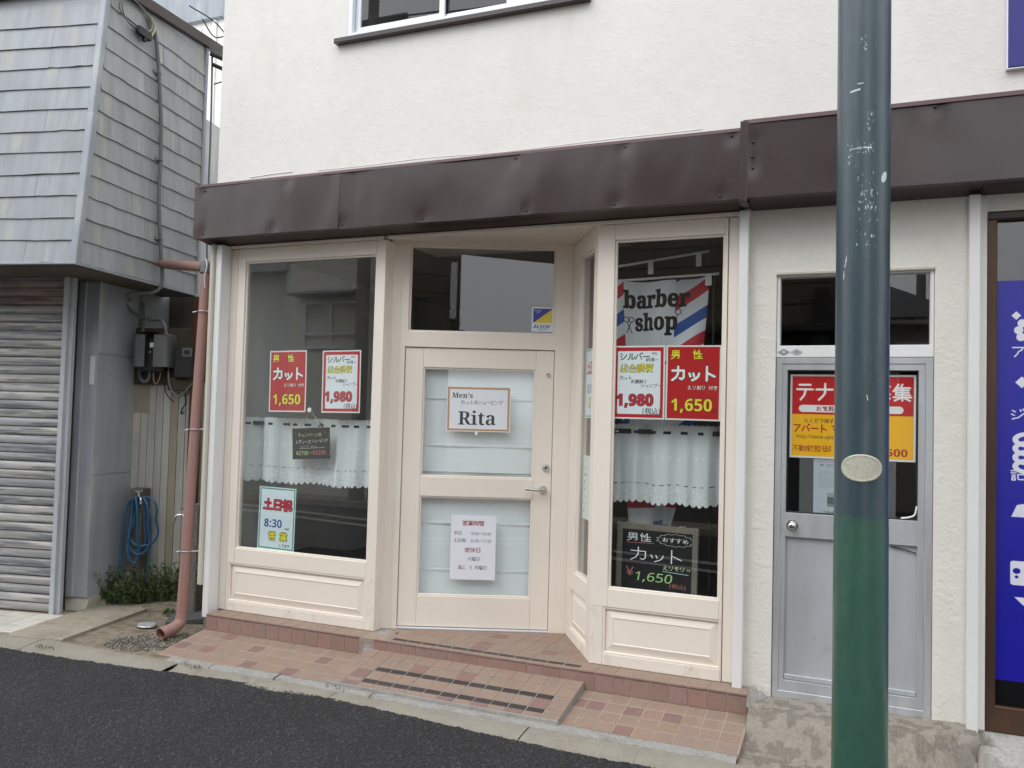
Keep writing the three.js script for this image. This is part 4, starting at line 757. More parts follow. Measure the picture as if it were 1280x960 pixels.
// ---------------------------------------------------------------- fittings on the alley wall
const at = (...p) => loc(...p);
const alley = (name, label, category, group) => thing(name, label, category, group, [OX, 0, OZ], TH);
{
  tag(put('meter_board', cbox(0.004, 0.60, 1.645, 2.13, -0.497, -0.474, 0.003), M.board), 'dark wooden board behind the electricity meters', 'board').position.set(OX, 0, OZ); scene.children.at(-1).rotation.y = TH;
  const a = alley('electricity_meter', 'hooded grey electricity meter on the alley wall, nearer the shutter', 'meter');
  const hood = (w, h, d) => { const s = new THREE.Shape(); s.absarc(0, 0, w / 2, 0, Math.PI, false); s.lineTo(-w / 2, -h); s.lineTo(-w / 2 + 0.006, -h); s.lineTo(-w / 2 + 0.006, 0); s.absarc(0, 0, w / 2 - 0.006, Math.PI, 0, true); s.lineTo(w / 2 - 0.006, -h); s.lineTo(w / 2, -h); s.closePath(); return s; };
  const frontHood = (w, h, d, r) => {   // box hood: top and two cheeks with rounded corners, open in the middle of its face
    const s = new THREE.Shape(); s.moveTo(-w / 2, 0); s.lineTo(w / 2, 0); s.lineTo(w / 2, -d + r); s.quadraticCurveTo(w / 2, -d, w / 2 - r, -d); s.lineTo(w * 0.12, -d); s.lineTo(w * 0.12, -d + 0.006); s.lineTo(w / 2 - r, -d + 0.006); s.quadraticCurveTo(w / 2 - 0.006, -d + 0.006, w / 2 - 0.006, -d + r); s.lineTo(w / 2 - 0.006, -0.006); s.lineTo(-w / 2 + 0.006, -0.006); s.lineTo(-w / 2 + 0.006, -d + r); s.quadraticCurveTo(-w / 2 + 0.006, -d + 0.006, -w / 2 + r, -d + 0.006); s.lineTo(-w * 0.14, -d + 0.006); s.lineTo(-w * 0.14, -d); s.lineTo(-w / 2 + r, -d); s.quadraticCurveTo(-w / 2, -d, -w / 2, -d + r); s.closePath();
    return new THREE.ExtrudeGeometry(s, { depth: h, bevelEnabled: false, curveSegments: 6 }).rotateX(-Math.PI / 2);
  };
  put('hood', boxUV(join([frontHood(0.32, 0.27, 0.15, 0.04).translate(0.245, 1.79, -0.47), grid(10, 4, (u, v) => [0.085 + 0.32 * u, 2.06 + 0.028 * Math.sin(Math.PI * u), -0.47 + 0.155 * v])])), M.meterGrey, a);
  put('meter_body', [cbox(0.15, 0.36, 1.76, 2.04, -0.47, -0.36, 0.01)], M.dark, a);
  put('dial', cbox(0.225, 0.30, 1.955, 1.995, -0.36, -0.352, 0.002), M.whitePlastic, a);
  put('terminal_cover', cbox(0.13, 0.36, 1.755, 1.80, -0.46, -0.35, 0.006), M.rubber, a);
  put('knob', new THREE.CylinderGeometry(0.008, 0.008, 0.006, 12).rotateX(Math.PI / 2).translate(0.232, 1.915, -0.353), M.chrome, a);
  const b = alley('electricity_meter', 'black electricity meter behind the brown downpipe', 'meter');
  put('meter_body', cbox(0.44, 0.62, 1.70, 1.97, -0.47, -0.37, 0.015), M.dark, b);
  put('display', cbox(0.52, 0.61, 1.88, 1.955, -0.37, -0.362, 0.003), M.meterGrey, b); put('dial', cbox(0.54, 0.59, 1.90, 1.935, -0.362, -0.358, 0.001), M.dark, b);
  put('meter_base', cbox(0.36, 0.60, 1.60, 1.70, -0.474, -0.42, 0.006), M.board, b);
  const cab = (name, label, pts, r, m, seg = 30) => { const t = put(name, tube(pts, r, seg, 7), m); t.position.set(OX, 0, OZ); t.rotation.y = TH; tag(t, label, 'cable'); return t; };
  cab('cable', 'thick black cable looping from under the eave to the hooded meter', [[-0.02, 2.48, -0.30], [-0.03, 2.40, -0.30], [0.03, 2.26, -0.38], [0.16, 2.20, -0.44], [0.27, 2.19, -0.43], [0.33, 2.13, -0.40], [0.35, 2.06, -0.40]], 0.013, M.greyCable);
  cab('conduit_bend', 'grey conduit bent round the left side of the hooded meter', [[0.085, 2.35, -0.455], [0.085, 2.12, -0.455], [0.075, 1.85, -0.455], [0.085, 1.72, -0.44], [0.14, 1.665, -0.42], [0.19, 1.69, -0.41], [0.20, 1.76, -0.41]], 0.014, M.greyCable, 40);
  cab('cable', 'bare copper cored cable hanging below the hooded meter', [[0.24, 1.77, -0.40], [0.245, 1.68, -0.40], [0.27, 1.65, -0.40], [0.30, 1.70, -0.40], [0.30, 1.76, -0.41]], 0.006, mat([0.35, 0.2, 0.12], 0.5));
  cab('cable', 'thin grey cable drooping from the hooded meter to the black one', [[0.37, 1.80, -0.41], [0.39, 1.66, -0.40], [0.44, 1.57, -0.40], [0.50, 1.55, -0.40], [0.58, 1.62, -0.38], [0.63, 1.66, -0.36]], 0.009, M.greyCable, 40);
  cab('cable', 'thin black wire dangling under the meters', [[0.33, 1.77, -0.41], [0.345, 1.62, -0.41], [0.39, 1.54, -0.40], [0.45, 1.50, -0.39]], 0.005, M.blackCable);
  cab('cable', 'black wire loop hanging beside the downpipe', [[0.53, 1.60, -0.40], [0.55, 1.50, -0.40], [0.52, 1.44, -0.40], [0.51, 1.40, -0.40], [0.54, 1.42, -0.40]], 0.006, M.blackCable);
  // conduit and wires on the side of the false front
  const c = alley('wall_conduit', 'grey conduit running down the side of the shingled false front', 'conduit');
  put('pipe', tube([[0.345, 4.60, 0.0], [0.350, 4.40, -0.09], [0.350, 3.76, -0.195], [0.350, 3.13, -0.21], [0.350, 2.72, -0.27], [0.352, 2.60, -0.29], [0.354, 2.47, -0.285], [0.31, 2.405, -0.25], [0.20, 2.385, -0.16], [0.13, 2.365, -0.16], [0.10, 2.34, -0.24]], 0.0155, 90, 10), M.greyCable, c);
  for (const [y, z] of [[4.2, -0.13], [3.5, -0.20], [2.85, -0.245]]) put('clip', [new THREE.TorusGeometry(0.018, 0.004, 6, 16).rotateX(Math.PI / 2).translate(0.35, y, z), cbox(0.325, 0.345, y - 0.012, y + 0.012, z - 0.05, z + 0.05, 0.002)], M.wire, c);
  const w = alley('wire_coil', 'coil of pale wire with black junction hanging at the top of the false front', 'coil');
  const ring = (r1, r2, y, z, t) => tube(Array.from({ length: 14 }, (_, k) => { const q = k / 14 * 2 * Math.PI; return [0.36 + 0.012 * Math.sin(q * 2 + t), y + r2 * Math.sin(q), z + r1 * Math.cos(q)]; }), 0.006, 50, 6, true);
  put('loop', [ring(0.20, 0.10, 4.525, 0.21, 0), ring(0.19, 0.11, 4.53, 0.20, 1)], M.wire, w);
  put('loop', tube([[0.36, 4.60, 0.02], [0.37, 4.53, -0.02], [0.37, 4.44, 0.02], [0.37, 4.40, 0.06]], 0.010, 16, 7), mat([0.42, 0.40, 0.2], 0.5), w, 'yellowish cable end');
  put('junction', [cbox(0.345, 0.385, 4.39, 4.45, 0.02, 0.20, 0.012), cbox(0.35, 0.38, 4.36, 4.40, 0.08, 0.12, 0.008)], M.blackCable, w);
  for (const [k, lab, pts] of [[0, 'bundle of thin wires down the rear edge of the false front', [[0.33, 4.72, -0.95], [0.35, 4.45, -0.93], [0.36, 3.9, -0.93], [0.38, 3.2, -0.9], [0.40, 2.6, -0.9]]], [1, 'pale cable curving down the gap beside the white wall', [[0.60, 3.9, -0.95], [0.58, 3.5, -0.95], [0.49, 3.25, -0.95], [0.46, 2.95, -0.93]]]])
    cab(k ? 'cable' : 'cable_bundle', lab, pts, k ? 0.016 : 0.009, k ? M.whiteTrim : M.greyCable, 40);
  const ins = alley('wire_bracket', 'black bracket with tangled wires at the rear roof corner', 'bracket');
  put('arm', [rod([0.34, 4.70, -0.9], [0.52, 4.66, -1.1], 0.02), rod([0.36, 4.60, -0.9], [0.55, 4.55, -1.1], 0.018)], M.blackCable, ins);
  put('wire', tube([[0.34, 4.95, -0.75], [0.38, 4.85, -0.9], [0.5, 4.9, -1.0], [0.54, 4.7, -1.05], [0.45, 4.5, -1.0], [0.38, 4.42, -0.92]], 0.006, 50, 5), M.blackCable, ins); put('wire', tube([[0.30, 5.0, -0.6], [0.42, 4.95, -0.85], [0.55, 4.75, -1.0]], 0.006, 30, 5), M.blackCable, ins);
}
// terracotta downpipe
{
  const p = thing('downpipe', 'faded terracotta coloured plastic downpipe with a spout at the alley mouth', 'pipe');
  const stub = at(0.345, 2.690, -0.30), e = [-4.530, 2.505, 0.05];
  const elbowIn = [e[0] - 0.045, e[1] + 0.006, e[2] - 0.028];
  put('inlet', rod([stub[0], stub[1] - 0.04, stub[2]], elbowIn, 0.038, 0.038, 20), M.terracotta, p);
  put('elbow', [tube([elbowIn, [e[0] - 0.005, e[1] + 0.004, e[2] - 0.004], [e[0], e[1] - 0.05, e[2] + 0.003]], 0.043, 14, 18)], M.meterGrey, p, 'grey elbow joint');
  put('stack', rod([e[0], e[1] - 0.05, e[2]], [-4.528, -0.055, 0.155], 0.0365, 0.039, 24), M.terracotta, p);
  put('spout', [tube([[-4.528, -0.035, 0.154], [-4.527, -0.082, 0.166], [-4.53, -0.108, 0.21], [-4.535, -0.122, 0.27], [-4.54, -0.134, 0.335]], 0.042, 24, 20)], M.terracotta, p);
  put('spout_lining', tube([[-4.528, -0.035, 0.154], [-4.527, -0.082, 0.166], [-4.53, -0.108, 0.21], [-4.535, -0.122, 0.27], [-4.54, -0.134, 0.334]], 0.0385, 24, 20), M.terracotta, p);
  for (const [y, z] of [[2.17, 0.07], [1.30, 0.10], [0.42, 0.135]]) put('bracket', [new THREE.TorusGeometry(0.0415, 0.004, 6, 24).rotateX(Math.PI / 2).translate(-4.529, y, z), rod([-4.485, y, z], [-4.42, y + 0.005, z - 0.03], 0.005, 0.005, 6), rod([-4.57, y, z + 0.01], [-4.59, y - 0.01, z + 0.04], 0.005, 0.005, 6)], M.steel, p);
  put('tie_wire', [tube([[-4.50, 2.56, 0.09], [-4.48, 2.5, 0.10], [-4.49, 2.42, 0.11], [-4.488, 2.34, 0.105]], 0.004, 30, 5)], M.aluWhite, p, 'twisted bare tie wire');
}
// standpipes
const tapGeo = () => [rod([0, 0, 0], [0, 0, 0.055], 0.013, 0.011), tube([[0, 0, 0.05], [0, 0.004, 0.08], [0, -0.01, 0.115], [0, -0.055, 0.125]], 0.010, 14, 10), rod([0, 0.006, 0.06], [0, 0.045, 0.06], 0.011, 0.008), rod([-0.03, 0.048, 0.06], [0.03, 0.048, 0.06], 0.007)];
{
  const a = alley('standpipe', 'pebble dashed tap post with a coiled blue hose, beside the clad pillar', 'tap post');
  put('post', cbox(0.085, 0.205, -0.2, 0.765, -0.49, -0.37, 0.008), M.pebbleDash, a);
  const t = put('tap', tapGeo(), M.chrome, a); t.position.set(0.15, 0.70, -0.37); t.rotation.y = 0.9;
  const b = thing('standpipe', 'pebble dashed tap post with a bare chrome tap behind the brown downpipe', 'tap post');
  put('post', cbox(-4.90, -4.80, -0.2, 0.70, -0.36, -0.26, 0.008), M.pebbleDash, b);
  const t2 = put('tap', tapGeo(), M.chrome, b); t2.position.set(-4.905, 0.605, -0.285); t2.rotation.y = -1.25; t2.scale.setScalar(1.05);
  const h = alley('garden_hose', 'blue garden hose coiled over the tap post', 'hose');
  const loop = (w, h0, dx, z, tw) => Array.from({ length: 17 }, (_, k) => { const q = Math.PI / 2 + k / 16 * 2 * Math.PI; return [0.19 + dx + w * Math.cos(q) * (0.6 + 0.4 * Math.abs(Math.sin(q))), 0.70 - h0 + h0 * Math.sin(q) + tw * Math.cos(q), z + 0.02 * Math.sin(q * 2)]; });
  const coil = [...loop(0.10, 0.225, 0.0, -0.345, 0.0), ...loop(0.165, 0.20, 0.075, -0.33, 0.02).slice(1), ...loop(0.12, 0.235, 0.04, -0.32, 0.0).slice(1), ...loop(0.055, 0.27, 0.0, -0.30, -0.03).slice(1)];
  put('coil', tube(coil, 0.0098, 400, 8), M.hose, h);
  put('tail', tube([[0.16, 0.70, -0.35], [0.09, 0.62, -0.34], [0.07, 0.40, -0.33], [0.06, 0.15, -0.33], [0.05, -0.08, -0.30], [0.12, -0.16, -0.2]], 0.0095, 60, 8), M.hose, h);
  put('tail', tube([[0.20, 0.70, -0.35], [0.30, 0.55, -0.34], [0.31, 0.3, -0.35], [0.29, 0.05, -0.36], [0.3, -0.1, -0.38]], 0.0095, 50, 8), M.hose, h);
}
// weeds
{
  const leafMats = [[0.075, 0.14, 0.035], [0.10, 0.17, 0.045], [0.06, 0.11, 0.034], [0.13, 0.19, 0.06]].map((c) => mat(c, 0.7, { transmission: 0.35, thickness: 0 }));
  const leaf = () => { const s = new THREE.Shape(); s.moveTo(0, 0); s.quadraticCurveTo(0.35, 0.15, 0.3, 0.4); s.lineTo(0.44, 0.62); s.lineTo(0.2, 0.62); s.lineTo(0, 1); s.lineTo(-0.2, 0.6); s.lineTo(-0.42, 0.55); s.lineTo(-0.28, 0.35); s.quadraticCurveTo(-0.3, 0.12, 0, 0); const g = new THREE.ShapeGeometry(s, 3), p = g.attributes.position; for (let i = 0; i < p.count; i++) p.setZ(i, -0.25 * p.getY(i) * p.getY(i) + 0.3 * Math.abs(p.getX(i))); g.computeVertexNormals(); return g; };
  const L = leaf();
  const clump = (name, label, cx, cz, w, d, n, hgt, base) => {
    const o = thing(name, label, 'weed', null, [OX, 0, OZ], TH), by = [[], [], [], []], stems = [];
    for (let i = 0; i < n; i++) {
      const x = cx + rr(-w, w), z = cz + rr(-d, d), h = hgt * rr(0.45, 1.05), tx = rr(-0.35, 0.35) * h, tz = rr(-0.1, 0.5) * h, k = 5 + Math.floor(h * 34), m = Math.floor(rnd() * 4);
      const P0 = (t) => [x + tx * t * t, base + h * t * (1 - 0.12 * t), z + tz * t * t];
      stems.push(tube([P0(0), P0(0.5), P0(1)], 0.0022, 6, 4));
      for (let j = 0; j < k; j++) {
        const t = 0.15 + 0.85 * (j + rnd()) / k, q = P0(Math.min(1, t)), s = rr(0.022, 0.048) * (1.15 - 0.45 * t), g = L.clone();
        g.scale(s, s, s).rotateX(rr(0.5, 1.5)).rotateY(rr(0, 6.28)).translate(q[0] + rr(-0.006, 0.006), q[1], q[2] + rr(-0.006, 0.006));
        by[(m + (rnd() < 0.3 ? 1 : 0)) % 4].push(g);
      }
    }
    by.forEach((l, i) => { if (l.length) put('foliage', l, leafMats[i], o).userData.kind = 'stuff'; });
    put('stem', stems, leafMats[3], o).userData.kind = 'stuff';
  };
  clump('weed_clump', 'leafy green weeds at the foot of the hose post', 0.13, -0.26, 0.15, 0.10, 40, 0.37, -0.18);
  clump('weed_clump', 'low spreading weeds beside the pillar footing', 0.02, -0.30, 0.08, 0.08, 24, 0.24, -0.18);
  clump('weed_clump', 'bushy weeds against the fluted wall behind the downpipe', 0.50, -0.40, 0.21, 0.08, 52, 0.42, -0.17);
  clump('weed_clump', 'small weeds growing between the hose post and the brown slab', 0.28, -0.34, 0.10, 0.08, 30, 0.26, -0.18);
  clump('weed_clump', 'tiny tuft in the crack by the downpipe spout', 0.70, -0.06, 0.05, 0.03, 7, 0.07, -0.18);
}
// tiny tufts along the kerb
for (const [x, z, n, label] of [[-3.93, 0.70, 7, 'little tuft of moss and grass in the cracked kerb'], [-5.05, 0.83, 9, 'grass tuft where the asphalt meets the forecourt kerb'], [-5.6, 0.86, 9, 'grass blades at the kerb near the picture edge'], [-2.86, 0.635, 4, 'speck of dark moss in the mortar joint']]) {
  const b = []; for (let i = 0; i < n * 3; i++) { const g = new THREE.ConeGeometry(0.0025, rr(0.015, 0.035), 3).rotateX(rr(-0.7, 0.7)).rotateZ(rr(-0.7, 0.7)).translate(x + rr(-0.09, 0.09), -0.168 + rr(0, 0.008), z + rr(-0.018, 0.018)); b.push(g); }
  tag(put('grass_tuft', b, mat([0.075, 0.10, 0.03], 0.9)), label, 'grass').userData.kind = 'stuff';
}

// ---------------------------------------------------------------- green lamp post in front
{
  const p = thing('lamp_post', 'tall round steel post, blue green above and leaf green below, before the aluminium door', 'lamp post', null, [-0.0125, -0.2, 1.3]);
  const paintUp = sheet(1024, 2048, (c, w, h) => {
    fill(c, '#33464e', 0, 0, w, h);
    const z = (n, f) => { for (let i = 0; i < n; i++) f(); };
    z(2600, () => { c.fillStyle = `rgba(${rnd() < 0.5 ? '20,40,50' : '110,135,140'},${rr(0.02, 0.07)})`; c.beginPath(); c.ellipse(rnd() * w, rnd() * h, rr(2, 26), rr(4, 60), 0, 0, 7); c.fill(); });
    c.strokeStyle = c.fillStyle = '#c9d2d2';
    // u = 0.5 faces the street; v from the top (2.9 m above the joint per 2048 rows, repeated)
    const fleck = (n, uc, us, vc, vs, s) => { for (let i = 0; i < n; i++) { const x = (uc + us * (rnd() - 0.5)) * w, y = (vc + vs * (rnd() - 0.5)) * h; c.globalAlpha = rr(0.35, 0.95); c.beginPath(); c.ellipse(x, y, rr(1, 3.2) * s, rr(0.7, 2.4) * s, rr(0, 3), 0, 7); c.fill(); } c.globalAlpha = 1; };
    fleck(10, 0.50, 0.04, 0.365, 0.02, 1.6); fleck(14, 0.54, 0.04, 0.466, 0.03, 1.6); fleck(30, 0.51, 0.10, 0.505, 0.015, 1.4); fleck(12, 0.42, 0.03, 0.51, 0.03, 1.6); fleck(46, 0.53, 0.13, 0.585, 0.10, 1.5); fleck(20, 0.52, 0.07, 0.575, 0.03, 2.0); fleck(60, 0.5, 0.9, 0.5, 1, 0.8); fleck(9, 0.39, 0.03, 0.665, 0.03, 1.6);
    c.lineCap = 'round'; const dash = (x, y, l, lw, a) => { c.lineWidth = lw; c.beginPath(); c.moveTo(x * w, y * h); c.lineTo(x * w + l * Math.cos(a), y * h + l * Math.sin(a)); c.stroke(); };
    dash(0.42, 0.428, 60, 5, -0.05); dash(0.465, 0.419, 34, 3, 0); dash(0.42, 0.505, 110, 2, 0); dash(0.51, 0.505, 40, 4, 0.03); dash(0.53, 0.83, 12, 5, 1.1); dash(0.39, 0.66, 30, 4, -1.2); dash(0.38, 0.675, 14, 6, -1.4);
    for (let i = 0; i < 5000; i++) { const q = Math.pow(rnd(), 2.2) * 0.014; c.fillStyle = 'rgba(50,88,74,0.5)'; c.beginPath(); c.ellipse(rnd() * w, h * (1 - q), rr(2, 9), rr(1, 3), 0, 0, 7); c.fill(); } c.fillStyle = '#c9d2d2';
    c.beginPath(); c.ellipse(0.637 * w, 0.543 * h, 26, 13, -0.4, 0, 7); c.fill();
  });
  paintUp.wrapS = THREE.RepeatWrapping; paintUp.wrapT = THREE.RepeatWrapping;
  const paintLow = sheet(512, 1024, (c, w, h) => { fill(c, '#335b4d', 0, 0, w, h); for (let i = 0; i < 1500; i++) { c.fillStyle = `rgba(${rnd() < 0.5 ? '24,60,50' : '90,120,100'},${rr(0.02, 0.08)})`; c.beginPath(); c.ellipse(rnd() * w, rnd() * h, rr(2, 16), rr(3, 40), 0, 0, 7); c.fill(); } for (let i = 0; i < 26; i++) { c.fillStyle = 'rgba(190,205,195,0.6)'; c.beginPath(); c.ellipse(rnd() * w, rnd() * h, rr(0.6, 1.8), rr(0.6, 1.6), 0, 0, 7); c.fill(); } });
  const shaft = (y0, y1, r0, r1, v0, v1) => { const g = new THREE.CylinderGeometry(r1, r0, y1 - y0, 72, 1, true), uv = g.attributes.uv; g.rotateY(Math.PI); for (let i = 0; i < uv.count; i++) uv.setXY(i, uv.getX(i), v0 + (v1 - v0) * uv.getY(i)); return g.translate(0, (y0 + y1) / 2, 0); };
  // canvas runs 2.95 m: from 1.27 (joint) to 4.22 above the foot
  put('upper_shaft', [shaft(1.272, 4.222, 0.0995, 0.0985, 0, 1)], new THREE.MeshPhysicalMaterial({ map: paintUp, roughness: 0.42, clearcoat: 0.5, clearcoatRoughness: 0.3 }), p);
  put('upper_shaft', [shaft(4.222, 7.2, 0.0985, 0.096, 0, 1), new THREE.SphereGeometry(0.096, 32, 8, 0, 6.3, 0, 1.57).scale(1, 0.4, 1).translate(0, 7.2, 0)], new THREE.MeshPhysicalMaterial({ map: paintUp, roughness: 0.38 }), p);
  put('lower_shaft', shaft(0, 1.274, 0.1025, 0.1005, 0, 1), new THREE.MeshPhysicalMaterial({ map: paintLow, roughness: 0.42, clearcoat: 0.5, clearcoatRoughness: 0.32 }), p);
  put('base_collar', [new THREE.CylinderGeometry(0.108, 0.113, 0.05, 48).translate(0, 0.025, 0)], M.mortar, p);
  const pl = grid(28, 18, (u, v) => { const a = u * 2 * Math.PI, q = v, x = 0.081 * q * Math.cos(a), y = 0.053 * q * Math.sin(a), R = 0.1015 + 0.0016 * (q < 0.97 ? 1 : 0) + (q > 0.88 && q < 0.97 ? 0.0012 : 0), t = x / 0.101; return [R * Math.sin(t), y, R * Math.cos(t)]; });
  const plT = sheet(256, 170, (c, w, h) => { fill(c, '#b9b9a8', 0, 0, w, h); for (let i = 0; i < 900; i++) { c.fillStyle = `rgba(${rnd() < 0.4 ? '120,122,108' : '222,222,212'},${rr(0.05, 0.25)})`; c.beginPath(); c.ellipse(rnd() * w, rnd() * h, rr(1, 7), rr(1, 4), 0, 0, 7); c.fill(); } write(c, 'リー', 34, 62, 40, { color: '#9a9a8b', w: 0.08 }); c.strokeStyle = '#a2a293'; c.lineWidth = 3; c.strokeRect(196, 66, 30, 34); c.beginPath(); c.moveTo(204, 78); c.lineTo(220, 78); c.moveTo(211, 72); c.lineTo(211, 96); c.stroke(); });
  { const q = pl.attributes.position, uv = new Float32Array(q.count * 2); for (let i = 0; i < q.count; i++) { uv[2 * i] = 0.5 + q.getX(i) / 0.16; uv[2 * i + 1] = 0.5 + q.getY(i) / 0.108; } pl.setAttribute('uv', new THREE.BufferAttribute(uv, 2)); }
  const plate = put('number_plate', pl, printed(plT, 0.5), p, 'oval worn cream plate'); plate.position.set(0, 1.497, 0); plate.rotation.y = 0.015;
  p.rotation.z = 0.004;
}

// ---------------------------------------------------------------- notices on and behind the glass
const priceRed = sheet(480, 660, (c, w, h) => {
  fill(c, '#e9e6e2', 0, 0, w, h); fill(c, '#bd0c12', 14, 14, w - 28, h - 28);
  write(c, '男', 36, 36, 88, { color: '#f3e23c', w: 0.115, outline: '#3a1512', ow: 0.1 }); write(c, '性', 230, 36, 88, { color: '#f3e23c', w: 0.115, outline: '#3a1512', ow: 0.1 });
  write(c, 'カット', 44, 180, 134, { color: '#f6f4f0', w: 0.16, outline: '#4a1414', ow: 0.08, adv: 1.0 });
  write(c, 'えり剃り 付き', 190, 352, 40, { color: '#fbf6ee', w: 0.11, outline: '#50110f', ow: 0.1, adv: 1.02 });
  write(c, '1,650', 44, 452, 132, { color: '#f3e23c', outline: '#4a1a10', ow: 0.08 });
  write(c, '円', 410, 560, 40, { color: '#5a1512', w: 0.11 }); write(c, '(税込)', 330, 606, 24, { color: '#8d1a18', w: 0.08 });
});
const priceWhite = sheet(480, 660, (c, w, h) => {
  fill(c, '#ece9e8', 0, 0, w, h); fill(c, '#bd1722', 14, 14, w - 28, h - 28); c.fillStyle = '#e8ebee'; c.beginPath(); c.roundRect(44, 48, w - 84, h - 92, 12); c.fill();
  write(c, 'シルバー', 62, 62, 72, { color: '#23402f', w: 0.13, outline: '#f2f2ee', ow: 0.05, adv: 0.98 }); write(c, '男性', 356, 58, 26, { color: '#6d7275', w: 0.09 }); write(c, '65歳〜', 304, 108, 36, { color: '#2b3136', w: 0.09, adv: 1.0 });
  write(c, '総合調髪', 66, 164, 78, { color: '#efe13d', w: 0.085, outline: '#3c3a12', ow: 0.075, adv: 0.98 });
  write(c, 'カット', 62, 268, 40, { color: '#20242a', w: 0.11 }); write(c, 'お顔剃り', 168, 304, 38, { color: '#20242a', w: 0.11 }); write(c, 'シャンプー', 262, 340, 38, { color: '#20242a', w: 0.1 });
  write(c, '1,980', 34, 420, 124, { color: '#cf2430', outline: '#40151a', ow: 0.1 });
  write(c, '(税込)', 278, 556, 62, { color: '#2a2d31', w: 0.09, font: 'normal' });
});
const weekend = sheet(420, 600, (c, w, h) => {
  fill(c, '#d9ece8', 0, 0, w, h); c.strokeStyle = '#3f8f86'; c.lineWidth = 12; c.strokeRect(16, 16, w - 32, h - 32); fill(c, '#dfeaf0', 24, 24, w - 48, h - 48);
  write(c, '土日祝', 46, 110, 112, { color: '#d02c3c', w: 0.15, outline: '#3b1a22', ow: 0.09, adv: 0.98 });
  write(c, '8:30', 66, 294, 96, { color: '#1f3f8f' }); write(c, '〜', 300, 356, 62, { color: '#1d2733', w: 0.14 });
  write(c, '営', 122, 424, 84, { color: '#f0e43a', w: 0.12, outline: '#4c4a14', ow: 0.12 }); write(c, '業', 252, 424, 84, { color: '#f0e43a', w: 0.12, outline: '#4c4a14', ow: 0.12 });
  write(c, 'してます', 244, 536, 32, { color: '#20262c', w: 0.12 });
});
const ZP = -0.036;
board('price_poster', 'red 1,650 price poster in the wide left display window', 'poster', priceRed, 0.322, 0.439, [-3.820, 1.665, ZP], 0, 0.014, 0.0012);
board('price_poster', 'white red-bordered 1,980 price poster in the wide left display window', 'poster', priceWhite, 0.317, 0.435, [-3.366, 1.667, ZP], 0, 0.012, 0.0012);
board('opening_poster', 'pale green bordered poster reading 8:30 at the bottom of the left window', 'poster', weekend, 0.321, 0.445, [-3.872, 0.682, ZP], 0, -0.012, 0.0014);
board('price_poster', 'white red-bordered 1,980 price poster in the right window under the banner', 'poster', priceWhite, 0.316, 0.438, [-1.258, 1.681, ZP], 0, 0.003, 0.0012);
board('price_poster', 'red 1,650 price poster in the right window beside the white one', 'poster', priceRed, 0.319, 0.438, [-0.934, 1.681, ZP], 0, -0.004, 0.0012);

